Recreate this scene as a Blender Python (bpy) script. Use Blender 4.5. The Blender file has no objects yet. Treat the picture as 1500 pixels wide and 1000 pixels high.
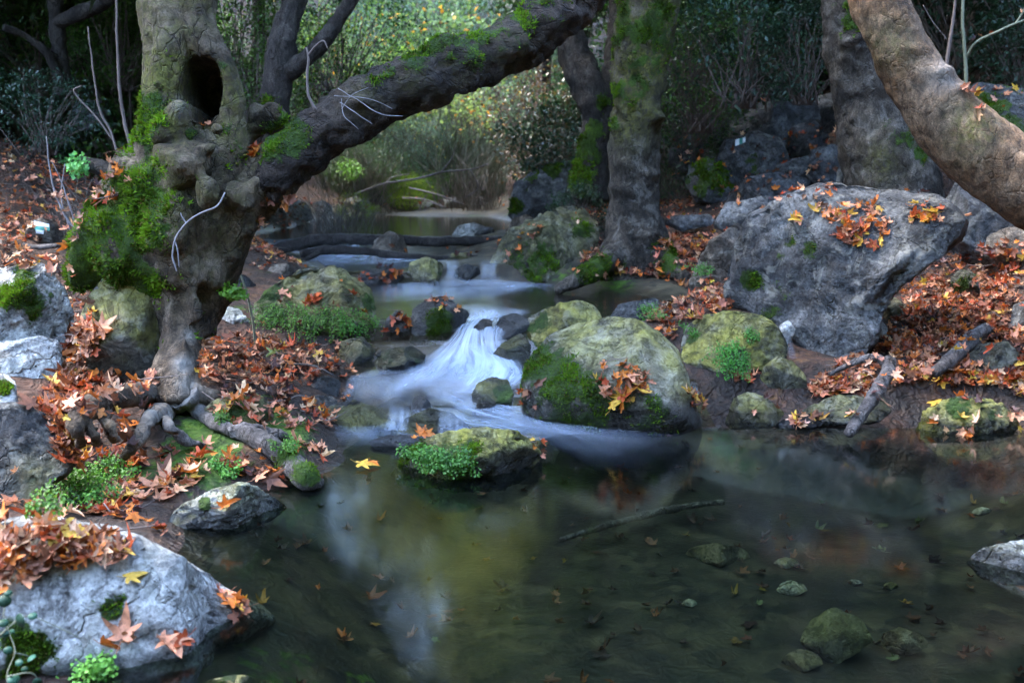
import bpy, bmesh, math, random
import numpy as np
from mathutils import Vector, Matrix, Quaternion

SC = bpy.context.scene
COL = SC.collection
RNG = np.random.RandomState(7)
random.seed(7)

# ------------------------------------------------------------------ camera
FP = 1500 * 35 / 36.0
PITCH = math.atan(250 / FP)
CAM = np.array([0.0, 0.0, 1.5])
FWD = np.array([0, math.cos(PITCH), -math.sin(PITCH)])
UPV = np.array([0, math.sin(PITCH), math.cos(PITCH)])
RIG = np.array([1.0, 0, 0])
cd = bpy.data.cameras.new('camera'); cam = bpy.data.objects.new('camera', cd); COL.objects.link(cam)
cam.location = CAM; cam.rotation_euler = (math.pi / 2 - PITCH, 0, 0)
cd.lens = 35; cd.sensor_width = 36; cd.clip_start = 0.05; cd.clip_end = 500
cd.dof.use_dof = True; cd.dof.focus_distance = 5.2; cd.dof.aperture_fstop = 2.8
SC.camera = cam


def ray(px, py):
    return FWD + (px - 750) / FP * RIG + (500 - py) / FP * UPV


def at(px, py, Y):
    d = ray(px, py)
    return CAM + d * (Y / d[1])


def to_px(P):
    q = np.asarray(P) - CAM
    w = q @ FWD
    return 750 + FP * (q @ RIG) / w, 500 - FP * (q @ UPV) / w, w


# ------------------------------------------------------------------ noise
def _h(ix, iy, iz, seed):
    n = (ix.astype(np.int64) * 374761393 + iy.astype(np.int64) * 668265263 + iz.astype(np.int64) * 2147483647 + seed * 1274126177) & 0xffffffff
    n = ((n ^ (n >> 13)) * 1274126177) & 0xffffffff
    n = ((n ^ (n >> 16)) * 2246822519) & 0xffffffff
    n = n ^ (n >> 15)
    return (n & 0xffffff) / float(0xffffff)


def vn(P, seed=0):
    I = np.floor(P).astype(np.int64); f = P - I
    f = f * f * f * (f * (f * 6 - 15) + 10)
    x, y, z = I[:, 0], I[:, 1], I[:, 2]; r = 0
    for dx in (0, 1):
        wx = f[:, 0] if dx else 1 - f[:, 0]
        for dy in (0, 1):
            wy = f[:, 1] if dy else 1 - f[:, 1]
            for dz in (0, 1):
                wz = f[:, 2] if dz else 1 - f[:, 2]
                r = r + wx * wy * wz * _h(x + dx, y + dy, z + dz, seed)
    return r * 2 - 1


def fbm(P, sc=1.0, octv=4, seed=0, gain=.5):
    P = np.asarray(P, float) * sc; a = 1.0; s = 0; t = 0
    for i in range(octv):
        s = s + a * vn(P + i * 17.3, seed + i); t += a; a *= gain; P = P * 2.03
    return s / t


def ridge(P, sc=1.0, octv=3, seed=0):
    P = np.asarray(P, float) * sc; a = 1.0; s = 0; t = 0
    for i in range(octv):
        s = s + a * (1 - np.abs(vn(P + i * 9.1, seed + i)) * 2); t += a; a *= .5; P = P * 2.1
    return s / t


def sstep(a, b, x):
    t = np.clip((np.asarray(x, float) - a) / (b - a), 0, 1)
    return t * t * (3 - 2 * t)


# ------------------------------------------------------------------ objects
def tag(o, label=None, cat=None, group=None, kind=None):
    if label: o['label'] = label
    if cat: o['category'] = cat
    if group: o['group'] = group
    if kind: o['kind'] = kind
    return o


def mesh_np(name, V, F, mats=(), smooth=True, attrs=None, origin=None):
    """V (n,3) array; F (m,k) array of equal-size faces, or a list of such arrays"""
    V = np.asarray(V, np.float32)
    if origin is not None: V = V - np.asarray(origin, np.float32)
    Fs = F if isinstance(F, list) else [F]
    Fs = [np.asarray(f, np.int32) for f in Fs if len(f)]
    me = bpy.data.meshes.new(name)
    loops = np.concatenate([f.ravel() for f in Fs])
    sizes = np.concatenate([np.full(len(f), f.shape[1], np.int32) for f in Fs])
    starts = np.concatenate([[0], np.cumsum(sizes)[:-1]]).astype(np.int32)
    me.vertices.add(len(V)); me.vertices.foreach_set('co', V.ravel())
    me.loops.add(len(loops)); me.loops.foreach_set('vertex_index', loops)
    me.polygons.add(len(sizes)); me.polygons.foreach_set('loop_start', starts); me.polygons.foreach_set('loop_total', sizes)
    if smooth: me.polygons.foreach_set('use_smooth', np.ones(len(sizes), bool))
    me.update(calc_edges=True); me.validate()
    for k, a in (attrs or {}).items():
        a = np.asarray(a, np.float32)
        if a.ndim == 1:
            at_ = me.attributes.new(k, 'FLOAT', 'POINT'); at_.data.foreach_set('value', a)
        elif a.shape[1] == 2:
            at_ = me.attributes.new(k, 'FLOAT2', 'POINT'); at_.data.foreach_set('vector', a.ravel())
        else:
            at_ = me.attributes.new(k, 'FLOAT_COLOR', 'POINT')
            a4 = np.ones((len(a), 4), np.float32); a4[:, :a.shape[1]] = a
            at_.data.foreach_set('color', a4.ravel())
    for m in mats: me.materials.append(m)
    return me


def obj(name, me, parent=None, loc=None, **tags):
    o = bpy.data.objects.new(name, me); COL.objects.link(o)
    if loc is not None: o.location = [float(c) for c in loc]
    if parent is not None: o.parent = parent
    return tag(o, **tags)


def empty(name, loc, **tags):
    o = bpy.data.objects.new(name, None); COL.objects.link(o); o.location = [float(c) for c in loc]
    o.empty_display_size = .1
    return tag(o, **tags)


def verts_of(me):
    a = np.empty(len(me.vertices) * 3, np.float32); me.vertices.foreach_get('co', a)
    return a.reshape(-1, 3).astype(float)


def normals_of(me):
    a = np.empty(len(me.vertices) * 3, np.float32); me.vertices.foreach_get('normal', a)
    return a.reshape(-1, 3).astype(float)


def set_verts(me, V):
    me.vertices.foreach_set('co', np.asarray(V, np.float32).ravel()); me.update()


_ico = {}
def ico(n):
    if n not in _ico:
        bm = bmesh.new(); bmesh.ops.create_icosphere(bm, subdivisions=n, radius=1)
        V = np.array([v.co[:] for v in bm.verts]); F = np.array([[v.index for v in f.verts] for f in bm.faces]); bm.free()
        _ico[n] = (V, F)
    return _ico[n]


def catmull(P, n):
    """P (k,d) control points -> n samples along a Catmull-Rom curve"""
    P = np.asarray(P, float); k = len(P)
    if k == 2:
        t = np.linspace(0, 1, n)[:, None]; return P[0] * (1 - t) + P[1] * t
    Q = np.vstack([2 * P[0] - P[1], P, 2 * P[-1] - P[-2]])
    t = np.linspace(0, k - 1 - 1e-6, n); i = t.astype(int); f = (t - i)[:, None]
    a, b, c, d = Q[i], Q[i + 1], Q[i + 2], Q[i + 3]
    return .5 * (2 * b + (c - a) * f + (2 * a - 5 * b + 4 * c - d) * f ** 2 + (3 * b - a - 3 * c + d) * f ** 3)


def tube(P, R, n, seg, cap=True):
    """closed tapered tube through 3-D nodes P with radii R -> V, [quads, tris], along, angle"""
    C = catmull(np.c_[np.asarray(P, float), np.asarray(R, float)], n); C, r = C[:, :3], np.maximum(C[:, 3], 1e-4)
    T = np.gradient(C, axis=0); T /= np.linalg.norm(T, axis=1)[:, None] + 1e-12
    N = np.zeros_like(T); ref = np.array([0.3, -1, .2]) if abs(T[0] @ np.array([0.3, -1, .2])) < .9 else np.array([1., 0, 0])
    v = ref - T[0] * (ref @ T[0]); N[0] = v / np.linalg.norm(v)
    for i in range(1, n):
        v = N[i - 1] - T[i] * (N[i - 1] @ T[i]); N[i] = v / (np.linalg.norm(v) + 1e-12)
    B = np.cross(T, N)
    a = np.linspace(0, 2 * math.pi, seg, endpoint=False)
    V = C[:, None, :] + r[:, None, None] * (np.cos(a)[None, :, None] * N[:, None, :] + np.sin(a)[None, :, None] * B[:, None, :])
    V = V.reshape(-1, 3)
    i, j = np.meshgrid(np.arange(n - 1), np.arange(seg), indexing='ij'); j2 = (j + 1) % seg
    Q = np.stack([i * seg + j, i * seg + j2, (i + 1) * seg + j2, (i + 1) * seg + j], -1).reshape(-1, 4)
    F = [Q]
    if cap:
        V = np.vstack([V, C[0] - T[0] * r[0] * .3, C[-1] + T[-1] * r[-1] * .3]); m = n * seg
        jj = np.arange(seg); j3 = (jj + 1) % seg
        F.append(np.vstack([np.stack([np.full(seg, m), j3, jj], -1), np.stack([np.full(seg, m + 1), (n - 1) * seg + jj, (n - 1) * seg + j3], -1)]))
    return V, F


def join_parts(parts):
    """list of (V, [F..]) -> V, [F by size]"""
    Vs, by, o = [], {}, 0
    for V, Fs in parts:
        Vs.append(V)
        for f in (Fs if isinstance(Fs, list) else [Fs]):
            by.setdefault(np.asarray(f).shape[1], []).append(np.asarray(f) + o)
        o += len(V)
    return np.vstack(Vs), [np.vstack(v) for v in by.values()]


def pxtube(nodes, n, seg, off=0.0):
    """nodes (px,py,Y,radius in px)"""
    P = np.array([at(a, b, Y) for a, b, Y, r in nodes]); R = np.array([r * Y / FP for a, b, Y, r in nodes])
    return tube(P, R, n, seg)


# ------------------------------------------------------------------ materials
class MT:
    def __init__(s, name, disp=False):
        s.m = bpy.data.materials.new(name); s.m.use_nodes = True
        s.nt = s.m.node_tree; s.nt.nodes.clear()
        s.out = s.nt.nodes.new('ShaderNodeOutputMaterial')

    def n(s, typ, ins=None, **props):
        x = s.nt.nodes.new('ShaderNode' + typ)
        for k, v in props.items(): setattr(x, k, v)
        for k, v in (ins or {}).items(): s.set(x.inputs[k], v)
        return x

    def set(s, sock, v):
        if isinstance(v, bpy.types.NodeSocket): s.nt.links.new(v, sock)
        elif isinstance(v, (tuple, list)) and len(v) == 3 and sock.type == 'RGBA': sock.default_value = (*v, 1)
        else: sock.default_value = v

    def pos(s, scale=(1, 1, 1)):
        g = s.n('NewGeometry')
        return s.n('VectorMath', {0: g.outputs['Position'], 1: tuple(scale)}, operation='MULTIPLY').outputs[0]

    def noise(s, vec, scale, detail=5, rough=.55, dist=0.0):
        return s.n('TexNoise', {'Vector': vec, 'Scale': scale, 'Detail': detail, 'Roughness': rough, 'Distortion': dist}).outputs['Fac']

    def voro(s, vec, scale, feature='F1', rand=1.0):
        return s.n('TexVoronoi', {'Vector': vec, 'Scale': scale, 'Randomness': rand}, feature=feature).outputs['Distance']

    def ramp(s, fac, stops, interp='LINEAR'):
        r = s.n('ValToRGB', {'Fac': fac}); cr = r.color_ramp; cr.interpolation = interp
        while len(cr.elements) < len(stops): cr.elements.new(.5)
        for e, (p, c) in zip(cr.elements, stops):
            e.position = p; e.color = (c, c, c, 1) if isinstance(c, (int, float)) else (*c, 1)
        return r.outputs['Color']

    def mix(s, fac, a, b, mode='MIX'):
        x = s.n('Mix', data_type='RGBA', blend_type=mode)
        s.set(x.inputs[0], fac); s.set(x.inputs[6], a); s.set(x.inputs[7], b)
        return x.outputs[2]

    def math(s, op, a, b=0.0, clamp=False):
        x = s.n('Math', {0: a, 1: b}, operation=op, use_clamp=clamp); return x.outputs[0]

    def attr(s, name, out='Fac'):
        return s.n('Attribute', attribute_name=name).outputs[out]

    def sep(s, c):
        return s.n('SeparateColor', {0: c}).outputs

    def bump(s, h, strength=.5, dist=.02, normal=None):
        b = s.n('Bump', {'Height': h, 'Strength': strength, 'Distance': dist})
        if normal is not None: s.set(b.inputs['Normal'], normal)
        return b.outputs[0]

    def bsdf(s, **ins):
        p = s.n('BsdfPrincipled')
        for k, v in ins.items(): s.set(p.inputs[k.replace('_', ' ')], v)
        return p.outputs[0]

    def done(s, shader):
        s.nt.links.new(shader, s.out.inputs['Surface']); return s.m


def moss_color(t, p):
    n1 = t.noise(p, 9, 6, .7); n2 = t.noise(p, 70, 3, .7)
    c = t.ramp(n1, [(.3, (.018, .030, .006)), (.5, (.048, .100, .008)), (.7, (.115, .21, .012))])
    return t.mix(t.math('MULTIPLY', n2, .8), c, (.015, .025, .004), 'MIX')


def rock_mat(name, dark, mid, pale, lichen=(.42, .40, .33), lich=.45, spec=.35):
    t = MT(name); p = t.pos()
    a = t.sep(t.attr('mask', 'Color'))
    n1 = t.noise(p, 2.3, 9, .62, .4); n2 = t.noise(p, 11, 9, .72); n3 = t.noise(p, 5.5, 7, .65, 1.2); n4 = t.noise(p, 60, 4, .7)
    c = t.ramp(n1, [(.30, dark), (.5, mid), (.72, pale)])
    c = t.mix(.75, c, t.ramp(n2, [(.34, .22), (.5, .85), (.64, 1.45)]), 'MULTIPLY')
    c = t.mix(.8, c, t.ramp(n4, [(.34, .35), (.52, 1.0), (.66, 1.4)]), 'MULTIPLY')
    lm = t.ramp(n3, [(.56 - .1 * lich, 0.0), (.62 - .06 * lich, .9)])
    c = t.mix(t.math('MULTIPLY', lm, lich), c, lichen)
    pit = t.voro(p, 26); pm = t.ramp(t.math('ADD', pit, t.math('MULTIPLY', n2, .5)), [(.30, 1.0), (.42, 0.0)])
    c = t.mix(t.math('MULTIPLY', pm, .75), c, (.02, .02, .018))
    crk = t.ramp(t.noise(p, 3.2, 8, .7, .8), [(.485, 0.0), (.5, 1.0), (.515, 0.0)])
    c = t.mix(t.math('MULTIPLY', crk, .35), c, (.03, .027, .022))
    rv = t.n('VectorMath', {0: p, 1: t.n('VectorMath', {0: t.n('TexNoise', {'Vector': p, 'Scale': 5.0, 'Detail': 5.0}).outputs['Color'], 1: (.3, .3, .3)}, operation='MULTIPLY').outputs[0]}, operation='ADD').outputs[0]
    fx = t.math('MULTIPLY', t.ramp(t.voro(rv, 3.6, 'DISTANCE_TO_EDGE'), [(.0, 1.0), (.03, 0.0)]), t.ramp(t.noise(p, 2.1, 4, .6), [(.44, 0.0), (.56, 1.0)]))
    c = t.mix(t.math('MULTIPLY', fx, .35), c, (.016, .014, .012))
    # algae film
    am = t.math('MULTIPLY', a[1], t.ramp(t.noise(p, 6, 6, .65), [(.32, .15), (.6, 1.0)]))
    c = t.mix(t.math('MULTIPLY', am, .85), c, t.ramp(n2, [(.3, (.09, .09, .010)), (.52, (.30, .27, .035)), (.72, (.50, .45, .11))]))
    # moss
    edge = t.math('ADD', a[0], t.math('MULTIPLY', t.math('SUBTRACT', t.noise(p, 16, 6, .7), .5), 1.1))
    mm = t.ramp(edge, [(.42, 0.0), (.56, 1.0)])
    c = t.mix(mm, c, moss_color(t, p))
    wet = a[2]
    c = t.mix(t.math('MULTIPLY', wet, .75), c, t.mix(1.0, c, (.24, .24, .26), 'MULTIPLY'))
    rough = t.math('SUBTRACT', .82, t.math('MULTIPLY', wet, t.math('SUBTRACT', .62, t.math('MULTIPLY', mm, .4))))
    h = t.math('ADD', t.math('MULTIPLY', n2, .9), t.math('MULTIPLY', n4, .35))
    h = t.math('ADD', h, t.math('MULTIPLY', pm, -.5)); h = t.math('ADD', h, t.math('MULTIPLY', crk, -.4)); h = t.math('ADD', h, t.math('MULTIPLY', fx, -.35))
    h = t.math('ADD', h, t.math('MULTIPLY', mm, t.math('MULTIPLY', t.noise(p, 90, 3, .8), .8)))
    b = t.bump(h, 1.0, .05)
    return t.done(t.bsdf(Base_Color=c, Roughness=rough, Normal=b, Specular_IOR_Level=spec))


def bark_mat(name, c1, c2, c3, patch=(.4, .36, .3), patch_amt=.4, stretch=(1, 1, .35), fine=30, rough=.8, bump=.8, crack=.85):
    t = MT(name); p = t.pos(); ps = t.pos(stretch)
    a = t.sep(t.attr('mask', 'Color'))
    n1 = t.noise(p, 3.0, 8, .65, .6); n2 = t.noise(ps, fine, 8, .7, .6); n3 = t.noise(p, 7, 6, .6, .8)
    c = t.ramp(n1, [(.3, c1), (.5, c2), (.7, c3)])
    c = t.mix(.9, c, t.ramp(n2, [(.34, .15), (.5, .8), (.64, 1.5)]), 'MULTIPLY')
    c = t.mix(.6, c, t.ramp(t.noise(p, 1.6, 6, .7, 1.0), [(.36, .35), (.6, 1.25)]), 'MULTIPLY')
    c = t.mix(t.math('MULTIPLY', t.ramp(n3, [(.52, 0.0), (.6, 1.0)]), patch_amt), c, patch)
    wv = t.n('VectorMath', {0: ps, 1: t.n('VectorMath', {0: t.n('TexNoise', {'Vector': p, 'Scale': 9.0, 'Detail': 4.0}).outputs['Color'], 1: (.12, .12, .12)}, operation='MULTIPLY').outputs[0]}, operation='ADD').outputs[0]
    ck = t.ramp(t.voro(wv, 13, 'DISTANCE_TO_EDGE'), [(.0, 1.0), (.07, 0.0)])
    ck = t.math('MULTIPLY', ck, t.ramp(t.noise(p, 4, 5, .6), [(.42, 0.0), (.6, .9)]))
    c = t.mix(t.math('MULTIPLY', ck, crack), c, (.010, .007, .005))
    c = t.mix(.7, c, t.ramp(t.noise(p, 95, 5, .75), [(.38, .4), (.5, 1.0), (.62, 1.5)]), 'MULTIPLY')
    # pale dead wood (b) and moss (r), olive algae (g)
    c = t.mix(t.math('MULTIPLY', a[2], .85), c, t.ramp(n2, [(.3, (.22, .20, .17)), (.6, (.50, .47, .42))]))
    am = t.math('MULTIPLY', a[1], t.ramp(t.noise(p, 22, 6, .75), [(.36, 0.0), (.56, 1.0)]))
    c = t.mix(t.math('MULTIPLY', am, .9), c, t.ramp(t.noise(p, 40, 4, .7), [(.3, (.035, .036, .006)), (.6, (.13, .125, .02)), (.75, (.24, .22, .05))]))
    edge = t.math('ADD', a[0], t.math('MULTIPLY', t.math('SUBTRACT', t.noise(p, 18, 6, .7), .5), 1.2))
    mm = t.ramp(edge, [(.42, 0.0), (.58, 1.0)])
    c = t.mix(mm, c, moss_color(t, p))
    h = t.math('ADD', t.math('MULTIPLY', n2, 1.0), t.math('MULTIPLY', t.noise(p, 95, 4, .75), .45)); h = t.math('ADD', h, t.math('MULTIPLY', ck, -.7))
    h = t.math('ADD', h, t.math('MULTIPLY', mm, t.math('MULTIPLY', t.noise(p, 80, 3, .8), 1.0)))
    b = t.bump(h, bump, .06)
    return t.done(t.bsdf(Base_Color=c, Roughness=rough, Normal=b, Specular_IOR_Level=.3))


def leaf_mat(name, transl=.35, rough=.5, spec=.4, var=.25):
    """foliage: colour from the mesh's own 'tint' attribute, with a little per-object change of hue"""
    t = MT(name); p = t.pos()
    c = t.attr('tint', 'Color')
    oi = t.n('ObjectInfo').outputs['Random']
    hs = t.n('HueSaturation', {'Color': c, 'Hue': t.math('ADD', .5 - var * .06, t.math('MULTIPLY', oi, var * .12)),
                               'Saturation': 1.0, 'Value': t.math('ADD', 1 - var, t.math('MULTIPLY', oi, var * 2))}).outputs[0]
    a = t.bsdf(Base_Color=hs, Roughness=rough, Specular_IOR_Level=spec)
    b = t.n('BsdfTranslucent', {'Color': t.mix(1.0, hs, (1.05, 1.12, .72), 'MULTIPLY')}).outputs[0]
    return t.done(t.n('MixShader', {0: transl, 1: a, 2: b}).outputs[0])


def dead_leaf_mat():
    t = MT('dead_leaf'); p = t.pos()
    c = t.attr('tint', 'Color')
    n = t.noise(p, 45, 4, .7)
    c = t.mix(.8, c, t.ramp(n, [(.3, .45), (.55, 1.0), (.72, 1.3)]), 'MULTIPLY')
    c = t.mix(t.ramp(t.noise(p, 26, 5, .75), [(.56, 0.0), (.66, .75)]), c, (.055, .022, .012))
    a = t.bsdf(Base_Color=c, Roughness=.55, Specular_IOR_Level=.3, Normal=t.bump(n, .35, .004))
    b = t.n('BsdfTranslucent', {'Color': c}).outputs[0]
    return t.done(t.n('MixShader', {0: .22, 1: a, 2: b}).outputs[0])


def twig_mat(name, c, c2):
    t = MT(name); p = t.pos((1, 1, .5))
    col = t.ramp(t.noise(p, 30, 5, .7), [(.3, c), (.7, c2)])
    return t.done(t.bsdf(Base_Color=col, Roughness=.8, Normal=t.bump(t.noise(p, 90, 3), .4, .004)))
# ------------------------------------------------------------------ terrain
YS = [0, 2, 3.5, 4.3, 4.7, 5.1, 5.5, 5.9, 6.5, 7.0, 7.5, 8.5, 9.3, 10, 12, 15, 20, 24, 26, 30, 90]
XL = [-.9, -.95, -1.15, -1.35, -1.0, -.88, -.95, -1.05, -1.0, -1.0, -1.1, -1.5, -1.9, -2.0, -2.9, -4.0, -4.6, -3.2, -2.2, -2.0, -2]
XR = [4.2, 3.9, 3.6, 3.5, 3.4, 3.2, 3.0, 1.6, .55, .6, .9, 1.55, 1.5, .7, .25, .45, .35, .3, -.6, -1.4, -1.6]
LY = [0, 5.65, 5.80, 6.1, 6.22, 6.36, 6.65, 6.85, 6.98, 7.14, 7.32, 9.75, 9.95, 14.0, 14.3, 26, 30, 60, 90]
LZ = [0, 0, .025, .05, .065, .15, .175, .195, .30, .375, .40, .40, .50, .50, .55, .55, 1.3, 10.5, 20]


def level(y): return np.interp(y, LY, LZ)


def terr0(x, y):
    x = np.asarray(x, float); y = np.asarray(y, float)
    sl = np.interp(y, YS, XL) - x; sr = x - np.interp(y, YS, XR)
    s = np.maximum(sl, sr); sp = np.maximum(s, 0)
    rise = np.where(sp < 5, .1 * sp + .06 * sp ** 2, 2.0 + (sp - 5) * .7)
    rise = np.minimum(rise, 9 + sp * .12)
    bank = .09 * sstep(0, .3, s) + rise
    dep = np.interp(y, [0, 2, 5, 5.8, 6.2, 7.2, 7.6, 9.6, 10, 13.8, 14.6, 24, 27, 90], [.45, .42, .36, .22, .09, .09, .22, .2, .07, .07, .3, .25, .0, 0])
    ch = -dep * sstep(0, .9, -s)
    return level(y) + np.where(s > 0, bank, ch), s


_cp = [(460, 705, 4.62), (300, 690, 4.75), (200, 690, 4.62), (120, 690, 4.7), (150, 560, 5.4), (330, 520, 6.2), (450, 560, 6.0), (480, 605, 5.85),
       (50, 560, 5.6), (380, 480, 7.0), (50, 350, 8), (30, 400, 7), (100, 250, 11), (150, 300, 10), (20, 200, 12), (300, 470, 7.2), (430, 640, 5.25), (380, 600, 5.35), (250, 620, 5.0),
       (1250, 560, 6.4), (1400, 560, 6.4), (1450, 500, 7), (1450, 430, 7.8), (1480, 370, 8.6), (1350, 430, 7.8), (1000, 350, 10), (930, 380, 9.8),
       (850, 400, 9.5), (1040, 420, 8.6), (1000, 445, 8.2), (960, 470, 7.4), (1100, 330, 10.5), (1050, 300, 11.5), (1150, 220, 14), (1000, 270, 12),
       (1150, 160, 16), (850, 300, 13), (700, 290, 24), (450, 310, 20), (560, 290, 25), (1350, 520, 6.9), (1160, 585, 6.1), (1060, 540, 6.5), (1300, 250, 11), (1440, 230, 10), (60, 1010, 2.75), (200, 1010, 2.72), (-40, 1010, 2.72), (130, 960, 2.95)]
CP = np.array([at(*c) for c in _cp])
CR = CP[:, 2] - terr0(CP[:, 0], CP[:, 1])[0]
CS = np.clip(CP[:, 1] * .085, .35, 2.5)


def terr(x, y):
    h, s = terr0(x, y); shp = np.shape(h)
    xf, yf = np.broadcast_to(x, shp).ravel(), np.broadcast_to(y, shp).ravel()
    num = np.zeros(xf.shape); den = np.zeros(xf.shape) + .35
    for (cx, cy, _), r, sg in zip(CP, CR, CS):
        w = np.exp(-((xf - cx) ** 2 + (yf - cy) ** 2) / (2 * sg * sg)); num += w * r; den += w
    P = np.stack([xf, yf, np.zeros_like(xf)], 1)
    amp = np.clip(.25 + s.ravel() * .35, .12, 1.6)
    n = fbm(P, .9, 4, 3) * .13 * amp + fbm(P, 4.5, 3, 9) * .035 * np.minimum(amp, 1)
    n = np.where(s.ravel() < 0, n * .7, n)
    return (h.ravel() + num / den + n).reshape(shp)


def terr1(x, y): return float(terr(np.array([x]), np.array([y]))[0])


def ground_hit(px, py, water=True, y0=2.0, y1=60):
    """first point of the bare ground (or water level) on the ray through a photo pixel"""
    ys = np.concatenate([np.arange(y0, 14, .02), np.arange(14, y1, .1)])
    d = ray(px, py); P = CAM + d * (ys / d[1])[:, None]
    g = terr(P[:, 0], P[:, 1])
    if water: g = np.maximum(g, level(P[:, 1]))
    k = np.nonzero(P[:, 2] <= g)[0]
    return P[k[0]] if len(k) else P[-1]


def axis(lo, hi, a, b, fine, grow):
    v = list(np.arange(a, b, fine)); st = fine; x = v[-1]
    while x < hi: st = min(st * grow, 2.0); x += st; v.append(x)
    st = fine; x = a; w = []
    while x > lo: st = min(st * grow, 2.0); x -= st; w.append(x)
    return np.array(w[::-1] + v)


gx = axis(-45, 45, -4.2, 4.2, .045, 1.06); gy = axis(-22, 85, 2.2, 10.5, .045, 1.035)
GX, GY = np.meshgrid(gx, gy); GZ = terr(GX, GY)
nx_, ny_ = len(gx), len(gy)
ii, jj = np.meshgrid(np.arange(ny_ - 1), np.arange(nx_ - 1), indexing='ij')
GF = np.stack([ii * nx_ + jj, ii * nx_ + jj + 1, (ii + 1) * nx_ + jj + 1, (ii + 1) * nx_ + jj], -1).reshape(-1, 4)
GV = np.stack([GX, GY, GZ], -1).reshape(-1, 3)
wetm = 1 - sstep(.0, .10, GV[:, 2] - level(GV[:, 1]))
_, sdist = terr0(GV[:, 0], GV[:, 1])
gm = np.zeros((len(GV), 3)); gm[:, 2] = wetm
gm[:, 0] = np.clip(fbm(GV, 1.3, 4, 21) * 1.2 - .25, 0, 1) * (GV[:, 1] < 30)
_px, _py, _ = to_px(GV[:, :3] + np.array([0, 0, 0.0]))
near = (GV[:, 1] > 2)
for (a, b, r, s) in [(300, 660, 90, .9), (390, 620, 70, .7), (430, 640, 60, .7), (230, 690, 60, .6), (900, 400, 70, .6), (820, 400, 50, .5)]:
    gm[:, 0] = np.maximum(gm[:, 0], near * s * np.exp(-((_px - a) ** 2 + (_py - b) ** 2) / (2 * (r * .6) ** 2)))
gm[:, 1] = (sdist < 0).astype(float)      # stream bed


def ground_mat():
    t = MT('forest_soil'); p = t.pos(); a = t.sep(t.attr('mask', 'Color'))
    n1 = t.noise(p, 1.7, 8, .65); n2 = t.noise(p, 16, 8, .7)
    c = t.ramp(n1, [(.3, (.010, .007, .005)), (.5, (.026, .017, .012)), (.72, (.058, .037, .026))])
    v = t.n('TexVoronoi', {'Vector': t.n('VectorMath', {0: p, 1: t.n('TexNoise', {'Vector': p, 'Scale': 6.0}).outputs['Color']}, operation='ADD').outputs[0], 'Scale': 9.0, 'Randomness': 1.0})
    leafc = t.ramp(t.sep(v.outputs['Color'])[0], [(0, (.035, .016, .010)), (.3, (.085, .034, .017)), (.55, (.14, .065, .038)), (.8, (.05, .032, .022)), (1, (.17, .08, .03))])
    lm = t.ramp(t.noise(p, 2.6, 6, .7), [(.44, 0.0), (.62, .8)])
    c = t.mix(lm, c, leafc)
    c = t.mix(.8, c, t.ramp(n2, [(.3, .3), (.5, .85), (.7, 1.35)]), 'MULTIPLY')
    # gravelly bed with silt and pebbles
    vb = t.n('TexVoronoi', {'Vector': p, 'Scale': 13.0})
    bed = t.ramp(t.sep(vb.outputs['Color'])[0], [(0, (.010, .009, .007)), (.4, (.038, .031, .019)), (.7, (.085, .068, .04)), (1, (.034, .022, .012))])
    silt = t.ramp(t.noise(p, 1.4, 6, .6), [(.35, (.007, .008, .006)), (.55, (.034, .031, .018)), (.7, (.10, .083, .045))])
    bed = t.mix(t.ramp(t.noise(p, 3, 5, .6), [(.42, .15), (.6, .9)]), bed, silt)
    bed = t.mix(.8, bed, t.ramp(t.noise(p, 5, 4, .5), [(.36, .25), (.6, 1.25)]), 'MULTIPLY')
    c = t.mix(a[1], c, bed)
    edge = t.math('ADD', a[0], t.math('MULTIPLY', t.math('SUBTRACT', t.noise(p, 14, 6, .7), .5), 1.1))
    mm = t.ramp(edge, [(.45, 0.0), (.58, 1.0)])
    c = t.mix(mm, c, moss_color(t, p))
    c = t.mix(t.math('MULTIPLY', a[2], .6), c, t.mix(1.0, c, (.45, .45, .45), 'MULTIPLY'))
    r = t.math('SUBTRACT', .9, t.math('MULTIPLY', a[2], .45))
    h = t.math('MULTIPLY', t.math('ADD', n2, t.math('MULTIPLY', v.outputs['Distance'], .8)), t.math('SUBTRACT', 1.0, t.math('MULTIPLY', a[1], .88)))
    return t.done(t.bsdf(Base_Color=c, Roughness=r, Normal=t.bump(h, .9, .03), Specular_IOR_Level=.3))


ground = obj('ground', mesh_np('ground', GV, GF, [ground_mat()], attrs={'mask': gm}), kind='structure')
ground['label'] = 'leaf strewn stream banks and wooded slopes'

# ------------------------------------------------------------------ rocks
MR = dict(
    pale=rock_mat('pale_limestone', (.13, .125, .11), (.43, .42, .39), (.70, .68, .63), lich=.6),
    grey=rock_mat('grey_limestone', (.018, .018, .019), (.062, .062, .062), (.19, .188, .18), lich=.3),
    olive=rock_mat('olive_stream_stone', (.020, .020, .014), (.080, .076, .050), (.22, .205, .145), lich=.3),
    dark=rock_mat('dark_wet_stone', (.012, .012, .012), (.035, .035, .034), (.10, .10, .097), lich=.2, spec=.5),
    tan=rock_mat('tan_stream_boulder', (.030, .026, .018), (.115, .102, .078), (.29, .27, .215), lich=.35),
    brown=rock_mat('brown_stone', (.05, .038, .028), (.14, .11, .082), (.27, .22, .17), lich=.25),
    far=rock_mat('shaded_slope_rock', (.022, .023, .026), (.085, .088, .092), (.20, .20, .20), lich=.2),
)
ROCKS = {}


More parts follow.
